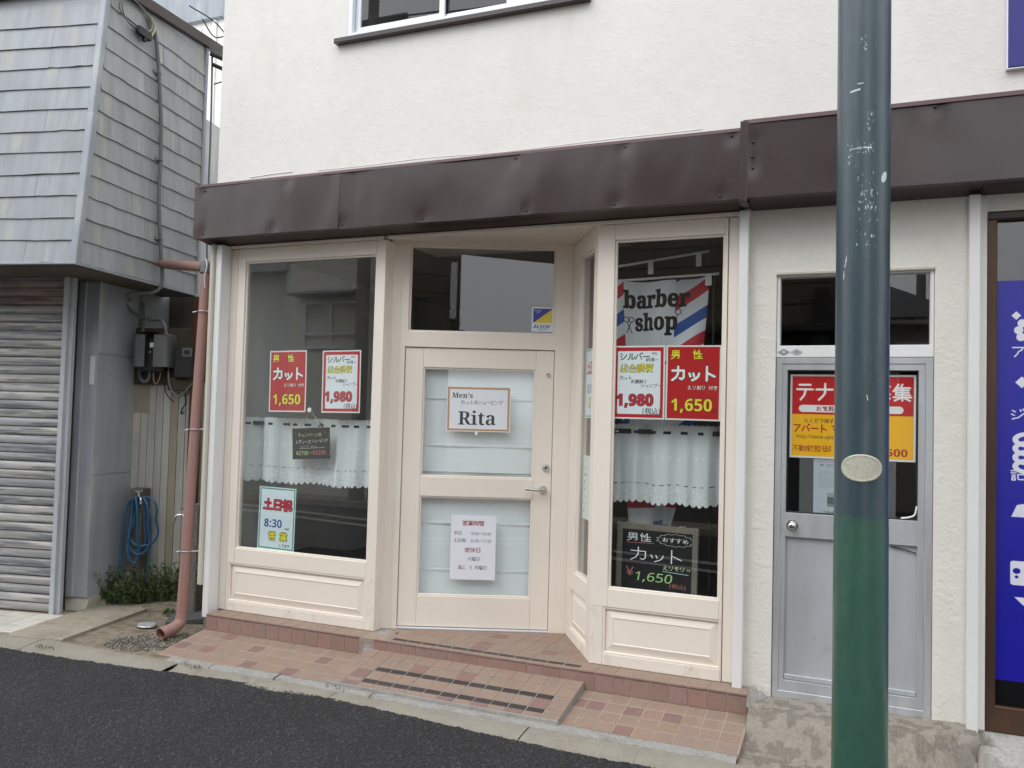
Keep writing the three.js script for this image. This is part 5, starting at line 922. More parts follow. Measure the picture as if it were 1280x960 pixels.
{
  const sign = sheet(700, 500, (c, w, h) => {
    fill(c, '#e4e4e6', 0, 0, w, h);
    for (let i = 0; i < 60; i++) { c.fillStyle = `rgba(${rnd() < 0.5 ? '150,105,70' : '205,165,125'},0.5)`; c.fillRect(10 + rnd() * (w - 60), i % 2 ? 14 + rnd() * 18 : h - 32 + rnd() * 12, 80, 4); }
    c.strokeStyle = '#b58c66'; c.lineWidth = 20; c.strokeRect(20, 20, w - 40, h - 40); fill(c, '#e2e5ea', 30, 30, w - 60, h - 60);
    c.fillStyle = '#23272b'; c.font = 'bold 78px serif'; c.fillText("Men's", 56, 128);
    write(c, 'カット', 150, 150, 50, { color: '#3a3f44', w: 0.085 }); c.font = 'normal 54px serif'; c.fillText('&', 302, 194); write(c, 'シェービング', 342, 150, 48, { color: '#3a3f44', w: 0.085, adv: 0.96 });
    c.font = 'bold 205px serif'; c.fillText('Rita', 124, 424);
  });
  const [x, y, z] = dw(0.6115, 1.500, -0.0285);
  const m = board('shop_sign', 'framed white sign with the name Rita on the upper door glass', 'sign', sign, 0.437, 0.310, [x, y, z + 0.0], DT, 0.004, 0.004);
  const hk = dw(0.601, 1.335, -0.029); tag(put('suction_hook', [new THREE.CylinderGeometry(0.011, 0.013, 0.005, 18).rotateX(Math.PI / 2), new THREE.TorusGeometry(0.007, 0.002, 6, 14).translate(0, -0.012, 0.004)], M.whitePlastic), 'small clear suction hook under the framed sign', 'hook').position.set(...hk);
  const hours = sheet(480, 680, (c, w, h) => {
    fill(c, '#e6e7f0', 0, 0, w, h);
    write(c, '営業時間', 118, 52, 58, { color: '#8d1f2c', w: 0.1 });
    const row = (a, b, y) => { write(c, a, 28, y, 44, { color: '#33363c', w: 0.085 }); c.fillStyle = '#33363c'; c.font = 'normal 44px sans-serif'; c.fillText(b, 214, y + 40); };
    row('平日', '9:00〜18:00'.replace('〜', '–'), 168); row('土日祝', '8:30–17:30', 244);
    write(c, '定休日', 150, 336, 58, { color: '#8d1f2c', w: 0.1 });
    write(c, '火曜日', 180, 436, 46, { color: '#33363c', w: 0.08 }); write(c, '第2、3 月曜日', 84, 526, 46, { color: '#33363c', w: 0.08, font: 'normal' });
  });
  const p = dw(0.6015, 0.554, -0.0285);
  board('opening_hours', 'white opening hours notice on the lower door glass', 'notice', hours, 0.309, 0.437, p, DT, 0.0, 0.0012);
  const st = sheet(300, 340, (c, w, h) => {
    fill(c, '#dfe3ec', 0, 0, w, h); c.fillStyle = '#2f3f9e'; c.fillRect(22, 22, w - 44, 196); c.fillStyle = '#e2c93a'; c.beginPath(); c.moveTo(w - 22, 30); c.lineTo(w - 22, 218); c.lineTo(24, 218); c.closePath(); c.fill();
    c.fillStyle = '#dfe3ec'; c.font = 'bold 24px sans-serif'; c.fillText('Security', 34, 58); c.fillText('OK', 66, 84);
    c.fillStyle = '#27357f'; c.font = 'italic bold 78px sans-serif'; c.save(); c.translate(20, 292); c.scale(0.94, 0.85); c.fillText('ALSOK', 0, 0); c.restore();
    fill(c, '#9aa0ad', 90, 306, 120, 12);
  });
  board('security_sticker', 'square blue and yellow security sticker in the glass above the door', 'sticker', st, 0.151, 0.171, dw(1.0366, 2.131, -0.0265), DT, 0, 0.0008);
}
{
  // white folded blinds behind both door panes
  const blind = (label, y0, y1, bars) => {
    const o = thing('door_blind', label, 'blind', 'blinds behind the door glass', DP, DT); delete o.userData.group;
    const ys = [y0, ...bars, y1];
    for (let i = 0; i + 1 < ys.length; i++) {
      const g = grid(24, 6, (u, v) => [0.205 + 0.815 * u, ys[i] + (ys[i + 1] - ys[i]) * v, -0.075 - (ys[i] < 1.05 && y0 > 1 ? 0.016 : 0) - 0.008 * (1 - v) + 0.002 * Math.sin(u * 9 + i * 2)]);
      put('fold', gridUV(g, [0, 1]), M.blindWhite, o);
    }
    for (const b of bars) if (b !== 1.062) put('batten', cbox(0.205, 1.02, b - 0.009, b + 0.009, -0.076, -0.070, 0.002), M.whitePlastic, o);
    return o;
  };
  blind('white folded blind behind the upper door glass', 1.024, 1.81, [1.062, 1.245, 1.572]);
  blind('white folded blind behind the lower door glass', 0.19, 0.93, [0.390, 0.712]);
}
// café curtains: gathered white cloth with ribbon slots and scalloped edges
function curtain(label, w, h, pos, turn, folds, s) {
  const t = sheet(1024, 512, (c, W, Hh) => {
    c.clearRect(0, 0, W, Hh); c.fillStyle = '#e3e7e7'; c.beginPath(); const n = Math.round(w * 34); c.moveTo(0, 14);
    for (let i = 0; i < n; i++) c.quadraticCurveTo((i + 0.5) / n * W, -6 + 14 * hash(i, 3, s), (i + 1) / n * W, 12);
    const m = Math.round(w * 24); c.lineTo(W, Hh - 22);
    for (let i = m; i > 0; i--) c.quadraticCurveTo((i - 0.5) / m * W, Hh + 16, (i - 1) / m * W, Hh - 22);
    c.closePath(); c.fill();
    for (let i = 0; i < 260; i++) { c.fillStyle = rnd() < 0.7 ? '#ffffff' : '#d2d8d6'; c.beginPath(); c.ellipse(rnd() * W, Hh * rr(0.80, 0.93), rr(2, 5), rr(2, 7), rr(0, 3), 0, 7); c.fill(); }
    for (let i = 0; i < 14; i++) { c.fillStyle = '#ffffff'; for (let k = 0; k < 5; k++) { c.beginPath(); c.ellipse((i + 0.5) / 14 * W + rr(-14, 14), Hh * 0.42 + rr(-14, 14), 3, 6, rr(0, 3), 0, 7); c.fill(); } }
    c.globalCompositeOperation = 'destination-out'; const q = Math.round(w * 9.5);
    for (let i = 0; i < q; i++) { const a = (i + 0.2 + 0.25 * hash(i, 1, s)) / q * W, l = W / q * (0.3 + 0.25 * hash(i, 2, s)); c.fillRect(a, Hh * 0.092, l, Hh * 0.036); }
    const r = Math.round(w * 20); for (let i = 0; i < r; i++) c.fillRect((i + 0.2) / r * W, Hh * 0.745, W / r * (0.3 + 0.35 * hash(i, 5, s)), 5);
  });
  const nu = 200, nv = 22, g = grid(nu, nv, (u, v) => {
    const y = h * (v - 0.5), open = 1 - 0.55 * v, a = (vnoise(u, 0.2, folds, 1, s) - 0.5) * 2, b = (vnoise(u, 0.6, folds * 2, 1, s + 3) - 0.5) * 2, c = Math.sin(u * folds * 6.28 * 0.9 + 2 * a);
    return [w * (u - 0.5) + 0.006 * a * (1 - v), y + 0.006 * Math.sin(u * 17 + s) * (1 - v), (0.052 * Math.sign(a) * Math.pow(Math.abs(a), 0.7) + 0.024 * b + 0.012 * c) * open - 0.03];
  });
  const uv = new Float32Array((nu + 1) * (nv + 1) * 2); for (let j = 0, k = 0; j <= nv; j++) for (let i = 0; i <= nu; i++) { uv[k++] = i / nu; uv[k++] = j / nv; } g.setAttribute('uv', new THREE.BufferAttribute(uv, 2));
  const o = thing('cafe_curtain', label, 'curtain', null, pos, turn);
  const m = new THREE.MeshPhysicalMaterial({ map: t, alphaTest: 0.5, roughness: 0.95, transmission: 0.15, thickness: 0, side: THREE.DoubleSide, bumpMap: rep(T.cloth, 0.12), bumpScale: 0.0003 });
  put('cloth', g, m, o);
  put('ribbon', cbox(-w / 2, w / 2, h * 0.5 - h * 0.135, h * 0.5 - h * 0.075, -0.044, -0.041, 0.001), M.rubber, o);
  put('rod', rod([-w / 2 - 0.02, h * 0.5 - 0.055, -0.056], [w / 2 + 0.02, h * 0.5 - 0.055, -0.056], 0.006), M.whitePlastic, o);
}
curtain('white scalloped café curtain across the wide left display window', 1.16, 0.485, [-3.715, 1.166, -0.115], 0, 9, 11);
curtain('white scalloped café curtain in the narrow right display window', 0.69, 0.49, [-1.105, 1.193, -0.115], 0, 7, 23);
{
  const c = Math.cos(PHI), s = Math.sin(PHI), sp = (x, y, z) => [A0[0] + x * c + z * s, y, A0[2] - x * s + z * c];
  curtain('white café curtain behind the slanting side window of the porch', 0.42, 0.6, sp(0.41, 1.14, -0.10), PHI, 5, 31);
  board('opening_poster', 'pale green bordered 8:30 poster in the slanting side window', 'poster', weekend, 0.29, 0.445, sp(0.432, 1.683, ZP), PHI, 0, 0.0012);
  const list = sheet(300, 430, (k, w, h) => {
    fill(k, '#d3e2df', 0, 0, w, h); let y = 24;
    for (const [a, b] of [['カット', '1'], ['シャンプー', '1'], ['お顔剃り', '1'], ['調髪', '2'], ['男性', '2'], ['シルバー', '1'], ['カット', '3'], ['調髪', '1']]) { write(k, a, 18, y, 20, { color: '#4d5a5c', w: 0.09 }); fill(k, '#6d7a7b', 236, y + 6, 44, 8); y += 49; }
  });
  board('price_list', 'pale price list sheet low in the slanting side window', 'notice', list, 0.29, 0.405, sp(0.425, 1.018, ZP), PHI, 0, 0.0012);
}
// small hanging blackboard
{
  const t = sheet(480, 340, (c, w, h) => {
    fill(c, '#0d0c0c', 0, 0, w, h); for (let i = 0; i < 300; i++) { c.fillStyle = 'rgba(120,116,112,0.03)'; c.fillRect(rnd() * w, rnd() * h, rr(5, 40), rr(1, 5)); }
    write(c, 'キャンペーン中', 70, 52, 48, { color: '#d8d48a', w: 0.08, adv: 0.92 }); c.strokeStyle = '#d87a80'; c.lineWidth = 4; for (const x of [40, 420]) { c.beginPath(); c.moveTo(x, 44); c.lineTo(x + 8, 60); c.stroke(); }
    write(c, 'レディース', 40, 128, 46, { color: '#e8e6e0', w: 0.08, adv: 0.86 }); write(c, 'シェービング', 250, 122, 40, { color: '#e8e6e0', w: 0.08, adv: 0.86 });
    c.strokeStyle = '#e8e6e0'; c.lineWidth = 3; c.beginPath(); c.moveTo(90, 226); c.lineTo(420, 216); c.stroke(); write(c, 'シャンプー カット', 100, 190, 26, { color: '#dcdad4', w: 0.09 });
    write(c, '¥2750', 48, 246, 52, { color: '#d6dc9a', font: 'normal' }); write(c, '¥2200', 262, 240, 56, { color: '#d87078', font: 'normal' });
    c.strokeStyle = '#e8e6e0'; c.beginPath(); c.moveTo(222, 276); c.lineTo(250, 272); c.lineTo(240, 264); c.stroke();
  });
  const b = board('hanging_blackboard', 'small black chalk sign hung before the left curtain', 'blackboard', t, 0.315, 0.219, [-3.617, 1.228, -0.060], 0, 0.058, 0.008, null, 0.7);
  put('string', [tube([[-0.09, 0.108, 0.002], [-0.03, 0.19, 0.006], [0.004, 0.232, 0.012]], 0.0022, 12, 5), tube([[0.09, 0.108, 0.002], [0.045, 0.18, 0.006], [0.006, 0.232, 0.012]], 0.0022, 12, 5)], M.beigeWall, b);
  put('suction_hook', [new THREE.CylinderGeometry(0.016, 0.018, 0.006, 18).rotateX(Math.PI / 2).translate(0.006, 0.236, 0.024)], M.whitePlastic, b);
}
// framed chalkboard standing in the right window
{
  const t = sheet(860, 714, (c, w, h) => {
    c.scale(860 / 640, 714 / 720); w = 640; h = 720; fill(c, '#0e1011', 0, 0, w, h); for (let i = 0; i < 260; i++) { c.fillStyle = 'rgba(140,145,145,0.05)'; c.beginPath(); c.ellipse(rnd() * w, rnd() * h, rr(5, 60), rr(2, 9), rr(-0.4, 0.4), 0, 7); c.fill(); }
    write(c, '男性', 40, 30, 112, { color: '#e9ecec', w: 0.075, adv: 1.05 }); c.strokeStyle = '#b06a6a'; c.lineWidth = 7; c.lineCap = 'round'; c.beginPath(); c.moveTo(44, 160); c.lineTo(292, 150); c.stroke();
    write(c, 'おすすめ', 366, 62, 60, { color: '#eef0ee', w: 0.09, adv: 0.98 });
    c.strokeStyle = '#cfd2c0'; c.lineWidth = 4; c.beginPath(); for (let i = 0; i <= 28; i++) { const a = i / 28 * 6.283, r = i % 2 ? 1.16 : 0.98; c[i ? 'lineTo' : 'moveTo'](484 + 150 * r * Math.cos(a), 92 + 66 * r * Math.sin(a)); } c.stroke();
    write(c, 'カット', 70, 196, 176, { color: '#f0f2f2', w: 0.06, adv: 0.92 });
    write(c, 'えりそり', 374, 396, 56, { color: '#d8e4a2', w: 0.09, adv: 0.9 }); write(c, '付', 588, 408, 36, { color: '#d8e4a2', w: 0.09 }); c.strokeStyle = '#bcd6e2'; c.lineWidth = 7; c.beginPath(); c.moveTo(380, 466); c.lineTo(606, 482); c.stroke();
    write(c, '¥', 40, 430, 130, { color: '#b8686a', font: 'normal' }); c.save(); c.transform(1, 0, -0.12, 1, 70, 0); write(c, '1,650', 116, 480, 128, { color: '#b5dc8e', font: 'normal' }); c.restore(); c.fillStyle = '#b5dc8e'; c.font = 'normal 140px sans-serif';
    write(c, '(税込)', 440, 600, 56, { color: '#c07a72', w: 0.07, font: 'normal' });
  });
  const o = thing('chalkboard', 'framed standing chalkboard with a 1,650 offer low in the right window', 'chalkboard', null, [-1.160, 0.0, -0.145], 0);
  put('frame', slab([-0.247, 0.247, 0.397, 0.828], [[-0.212, 0.212, 0.432, 0.792]], -0.012, 0.008, 0.003), mat([0.24, 0.22, 0.19], 0.7, { map: T.wood, size: 0.5 }), o);
  const f = put('board', new THREE.BoxGeometry(0.43, 0.362, 0.006).translate(0, 0.612, 0), printed(t, 0.8), o);
  put('clip', [cbox(-0.19, -0.15, 0.826, 0.834, -0.014, 0.01, 0.001), cbox(0.13, 0.17, 0.826, 0.834, -0.014, 0.01, 0.001)], M.steel, o);
  o.rotation.x = 0; o.rotation.z = -0.012; f.rotation.x = 0;
}
// the hanging flag behind the right window
{
  const t = sheet(640, 1593, (c, w, h) => {
    fill(c, '#eceef0', 0, 0, w, h);
    const stripes = (x0, x1, dir) => { c.save(); c.beginPath(); c.rect(x0, 0, x1 - x0, h); c.clip(); const cols = ['#c83340', '#e4e6ea', '#2f56a4', '#e4e6ea']; for (let i = -4; i < 13; i++) { c.fillStyle = cols[((i % 4) + 4) % 4]; const y = i * 88 + 8 * Math.sin(i), dx = Math.min(150, x1 - x0); c.beginPath(); c.moveTo(x0, y + (dir > 0 ? dx * 0.75 : 0)); c.lineTo(x1, y + (dir > 0 ? 0 : dx * 0.75)); c.lineTo(x1, y + 88 + (dir > 0 ? 0 : dx * 0.75)); c.lineTo(x0, y + 88 + (dir > 0 ? dx * 0.75 : 0)); c.fill(); } c.restore(); };
    stripes(0, 66, 1); stripes(w - 215, w, 1);
    c.fillStyle = '#1b1b1d'; c.save(); c.translate(62, 172); c.scale(0.86, 1.0); c.font = 'bold 150px serif'; c.fillText('barber', 0, 0); c.strokeStyle = '#1b1b1d'; c.lineWidth = 9; c.strokeText('barber', 0, 0); c.fillText('shop', 84, 150); c.strokeText('shop', 84, 150); c.restore();
    c.strokeStyle = '#2a2a2c'; c.lineWidth = 5; c.beginPath(); c.arc(78, 250, 16, 0, 7); c.moveTo(82, 266); c.lineTo(112, 340); c.moveTo(108, 266); c.lineTo(78, 340); c.stroke(); c.beginPath(); c.arc(112, 250, 16, 0, 7); c.stroke();
    c.beginPath(); c.arc(446, 210, 18, 0, 7); c.moveTo(440, 228); c.lineTo(432, 330); c.stroke();
    c.lineWidth = 22; c.beginPath(); c.moveTo(170, 560); c.quadraticCurveTo(300, 500, 430, 560); c.stroke();
    c.fillStyle = '#c83340'; c.fillRect(0, 1330, w, 150); fill(c, '#e8eaee', 360, 1380, 110, 213); fill(c, '#2f6fb4', 360, 1565, 110, 28);
  });
  t.wrapS = THREE.ClampToEdgeWrapping;
  const o = thing('barber_banner', 'white banner with red and blue stripes reading barber shop, behind the right window', 'banner', null, [-1.175, 0, -0.36], 0.0);
  const nu = 60, nv = 40, g = grid(nu, nv, (u, v) => { const x = -0.325 + 0.60 * u + 0.012 * Math.sin(v * 5) + (0.12 - 0.33 * u) * Math.pow(1 - v, 1.6), sag = 0.016 * Math.sin(u * Math.PI); return [x, 0.80 + 1.555 * v + 0.014 * (u - 0.5) - sag * v, 0.05 * Math.sin(u * 6.5 + v * 4) * (0.3 + 0.7 * (1 - v)) + 0.022 * Math.sin(u * 13 + 1 - v * 7) + 0.03 * Math.sin(v * 9 + u * 3) * u]; });
  const uv = new Float32Array((nu + 1) * (nv + 1) * 2); for (let j = 0, k = 0; j <= nv; j++) for (let i = 0; i <= nu; i++) { uv[k++] = i / nu; uv[k++] = j / nv; } g.setAttribute('uv', new THREE.BufferAttribute(uv, 2));
  put('cloth', g, new THREE.MeshPhysicalMaterial({ map: t, roughness: 0.8, transmission: 0.15, thickness: 0, side: THREE.DoubleSide }), o);
  put('crossbar', [rod([-0.34, 2.352, -0.01], [0.315, 2.372, -0.01], 0.008), new THREE.SphereGeometry(0.011, 10, 8).translate(0.318, 2.372, -0.01)], M.whitePlastic, o);
  put('mast', rod([0.295, 0.02, -0.02], [0.295, 2.40, -0.02], 0.010), M.blackCable, o);
  put('base', cbox(0.14, 0.44, -0.012, 0.05, -0.17, 0.13, 0.01), M.dark, o);
  for (const x of [0.262]) put('loop', cbox(x - 0.020, x + 0.020, 2.30, 2.375, -0.004, 0.0, 0.001), M.whitePlastic, o);
  const b = thing('banner_rail', 'thin white rail with two hanging tabs above the barber shop banner', 'rail', null, [-1.175, 0, -0.40]);
  put('bar', rod([-0.36, 2.448, 0], [0.255, 2.522, 0], 0.008), M.whitePlastic, b);
  for (const [x, y] of [[-0.11, 2.475], [0.195, 2.512]]) put('tab', cbox(x - 0.017, x + 0.017, y - 0.085, y + 0.008, 0.010, 0.013, 0.001), M.whitePlastic, b);
  put('hanger', [rod([-0.34, 2.45, 0], [-0.34, 2.655, 0], 0.002, 0.002, 5), rod([0.24, 2.52, 0], [0.24, 2.655, 0], 0.002, 0.002, 5)], M.wire, b);
}
// estate agent's board and leaflet in the aluminium door
{
  const t = sheet(960, 700, (c, w, h) => {
    fill(c, '#e8e6e2', 0, 0, w, h); fill(c, '#c60d14', 16, 16, w - 32, 318); fill(c, '#fbbb16', 16, 334, w - 32, h - 350);
    write(c, 'テナント', 40, 66, 154, { color: '#f4f2f0', w: 0.115, adv: 1.0 }); write(c, '募', 640, 66, 144, { color: '#f4f2f0', w: 0.09 }); write(c, '集', 780, 66, 150, { color: '#f4f2f0', w: 0.1 });
    c.fillStyle = '#efecea'; c.beginPath(); c.roundRect(70, 256, 800, 60, 30); c.fill(); write(c, 'お気軽に', 206, 262, 48, { color: '#a0262a', w: 0.1 });
    write(c, 'らくだで探す', 110, 368, 40, { color: '#3c2410', w: 0.09 }); write(c, 'アパート', 24, 416, 70, { color: '#b02418', w: 0.15, adv: 0.98 }); write(c, 'マ', 322, 416, 70, { color: '#b02418', w: 0.15 });
    c.fillStyle = '#3c2410'; c.font = 'normal 42px sans-serif'; c.fillText('http://www.apa', 52, 536);
    write(c, '不動産信託部', 20, 590, 58, { color: '#a3321c', w: 0.085, adv: 0.88 }); c.fillStyle = '#b02a1c'; c.font = 'bold 84px sans-serif'; c.save(); c.translate(690, 660); c.scale(1.16, 1); c.fillText('2500', 0, 0); c.restore();
  });
  board('tenant_sign', 'red and yellow letting board behind the glass of the aluminium door', 'sign', t, 0.633, 0.461, [-0.0785, 1.5035, -0.046], 0, -0.001, 0.003);
  const l = sheet(420, 600, (c, w, h) => {
    fill(c, '#d9dde2', 0, 0, w, h); fill(c, '#cfc3cb', 0, 0, w, 34); write(c, '集', 40, 46, 26, { color: '#6a6f78', w: 0.08 }); for (let y = 0; y < 3; y++) fill(c, '#8d939b', 80, 50 + y * 14, 120 - 20 * y, 5);
    fill(c, '#cdd4d6', 30, 120, 360, 180); c.lineWidth = 3; for (let i = 0; i < 26; i++) { c.strokeStyle = pick(['#b7c3c8', '#d9c8c8', '#c8d4c0']); c.beginPath(); c.moveTo(30 + rnd() * 360, 120 + rnd() * 180); c.lineTo(30 + rnd() * 360, 120 + rnd() * 180); c.stroke(); } c.fillStyle = '#c86a70'; c.beginPath(); c.arc(250, 210, 8, 0, 7); c.fill();
    fill(c, '#33414f', 90, 350, 270, 150); fill(c, '#aeb6bb', 90, 350, 270, 46); fill(c, '#c9ccc9', 190, 400, 110, 70); fill(c, '#59656e', 210, 420, 30, 50); fill(c, '#8b8f8c', 90, 470, 270, 30);
    write(c, '不動産', 60, 545, 26, { color: '#5c626a', w: 0.09 });
  });
  board('leaflet', 'printed leaflet with a map and photo below the letting board', 'leaflet', l, 0.335, 0.31, [-0.100, 1.115, -0.048], 0, 0.004, 0.001);
  const sl = put('leaflet_sleeve', new THREE.BoxGeometry(0.485, 0.30, 0.0008), new THREE.MeshPhysicalMaterial({ color: lin(0.95, 0.96, 0.97), roughness: 0.12, transmission: 0.93, thickness: 0 }));
  sl.position.set(-0.098, 1.12, -0.0445); tag(sl, 'clear plastic sleeve around the leaflet in the aluminium door', 'sleeve');
}
// blue film with white pictograms on the brown shop front
{
  const t = sheet(1400, 1400, (c, w, h) => {
    fill(c, '#17149a', 0, 0, w, h); const k = w / 2.39, X = (x) => (x - 0.608) * k, Y = (y) => (2.22 - y) * (h / 2.02); c.fillStyle = c.strokeStyle = '#dfe1ea';
    const W8 = { color: '#dfe1ea', w: 0.11 };
    const disc = (x, y, r) => { c.beginPath(); c.ellipse(X(x), Y(y), r * k, r * h / 2.02, 0, 0, 7); c.fill(); }, quad = (x, y, r) => { c.beginPath(); c.moveTo(X(x - r), Y(y)); c.lineTo(X(x), Y(y + r)); c.lineTo(X(x + r), Y(y)); c.lineTo(X(x), Y(y - r)); c.fill(); };
    quad(0.694, 2.04, 0.022); for (const [x, y] of [[0.72, 2.0], [0.705, 1.965], [0.715, 1.93], [0.75, 2.02], [0.76, 1.97], [0.745, 1.925], [0.79, 1.99]]) disc(x, y, 0.021);
    write(c, 'アク', X(0.668), Y(1.885), 40, W8);
    quad(0.72, 1.70, 0.03); disc(0.77, 1.70, 0.04); write(c, 'ジ', X(0.668), Y(1.565), 40, W8);
    for (let i = 0; i < 4; i++) { c.lineWidth = 15; c.beginPath(); c.ellipse(X(0.75), Y(1.41 - i * 0.045), 34, 20, 0, 1.2, 4.6); c.stroke(); }
    write(c, '記', X(0.668), Y(1.26), 40, W8);
    c.beginPath(); c.moveTo(X(0.675), Y(1.02)); c.lineTo(X(0.70), Y(1.08)); c.lineTo(X(0.74), Y(1.09)); c.lineTo(X(0.80), Y(1.02)); c.fill();
    c.beginPath(); c.roundRect(X(0.672), Y(0.80), 90, 84, 8); c.fill(); c.fillStyle = '#17149a'; c.beginPath(); c.arc(X(0.70), Y(0.75), 10, 0, 7); c.fill(); c.beginPath(); c.arc(X(0.70), Y(0.72), 5, 0, 7); c.fill(); c.fillStyle = '#dfe1ea'; c.beginPath(); c.moveTo(X(0.69), Y(0.62)); c.lineTo(X(0.76), Y(0.62)); c.lineTo(X(0.73), Y(0.58)); c.fill();
  });
  board('window_film', 'deep blue window film with white pictograms on the brown shop front', 'film', t, 2.388, 2.02, [1.803, 1.21, -0.047], 0, 0, 0.0008, null, 0.3);
  const s = put('wall_sign', cbox(0.643, 3.2, 3.297, 4.25, 0.004, 0.035, 0.004), M.blue); tag(s, 'large blue sign panel on the upper wall at the picture edge', 'sign');
  put('edging', slab([0.636, 3.206, 3.290, 4.256], [[0.644, 3.198, 3.298, 4.248]], 0.001, 0.03, 0.001), M.aluWhite, s);
}
// what can be made out inside the shop
{
  const o = thing('barber_chair', 'dark barber chair inside the shop behind the left window', 'chair', null, [-3.55, -0.016, -1.35], 0.6);
  put('base', [new THREE.CylinderGeometry(0.27, 0.30, 0.04, 32).translate(0, 0.02, 0), new THREE.CylinderGeometry(0.06, 0.08, 0.40, 20).translate(0, 0.22, 0)], M.steel, o);
  put('seat', cbox(-0.27, 0.27, 0.42, 0.56, -0.26, 0.28, 0.04), M.leather, o);
  put('backrest', cbox(-0.25, 0.25, 0.54, 1.06, -0.34, -0.22, 0.04), M.leather, o);
  put('headrest', cbox(-0.14, 0.14, 1.08, 1.24, -0.36, -0.25, 0.03), M.leather, o);
  for (const s of [-1, 1]) put('armrest', [cbox(s * 0.31 - 0.04, s * 0.31 + 0.04, 0.70, 0.76, -0.25, 0.20, 0.015), cbox(s * 0.31 - 0.02, s * 0.31 + 0.02, 0.5, 0.70, -0.2, -0.12, 0.005)], M.leather, o);
  put('footrest', [cbox(-0.2, 0.2, 0.14, 0.17, 0.42, 0.58, 0.01), rod([0, 0.40, 0.2], [0, 0.15, 0.48], 0.025)], M.steel, o);
  const s = thing('window_bench', 'low dark bench inside along the left window', 'bench', null, [-3.5, -0.016, -0.62]);
  put('seat', cbox(-0.62, 0.55, 0.30, 0.38, -0.18, 0.18, 0.01), M.leather, s); put('leg', [cbox(-0.55, -0.50, 0, 0.30, -0.15, 0.15, 0.004), cbox(0.45, 0.50, 0, 0.30, -0.15, 0.15, 0.004)], M.board, s);
}

// ---------------------------------------------------------------- behind the alley
{
  const b = thing('white_house', 'white house with grey trim behind the shingled false front', 'house');
  put('wall', slab([-16, -9.12, -0.3, 7.42], [[-10.08, -9.55, 6.55, 7.33]], -10, -5), M.stucco, b);
  put('cornice', cbox(-16, -9.10, 7.42, 8.4, -10, -4.94, 0.02), M.zincTrim, b);
  const w = put('window', slab([-10.08, -9.55, 6.55, 7.33], [[-10.03, -9.60, 6.6, 7.28]], -5.06, -4.97, 0.005), M.aluWhite, b); put('pane', boxUV(new THREE.PlaneGeometry(0.43, 0.68).translate(-9.815, 6.94, -5.03)), M.glass, w);
  put('ledge', cbox(-9.6, -9.14, 5.55, 5.72, -5.0, -4.85, 0.01), M.zincTrim, b); put('air_duct', cbox(-9.45, -9.16, 5.05, 5.40, -5.0, -4.7, 0.02), M.dark, b); put('conduit', rod([-9.28, 0, -4.97], [-9.28, 7.4, -4.97], 0.03), M.whiteTrim, b);
  put('room', box(-10.3, -9.3, 6.4, 7.4, -5.6, -5.5), M.dark, b);
}

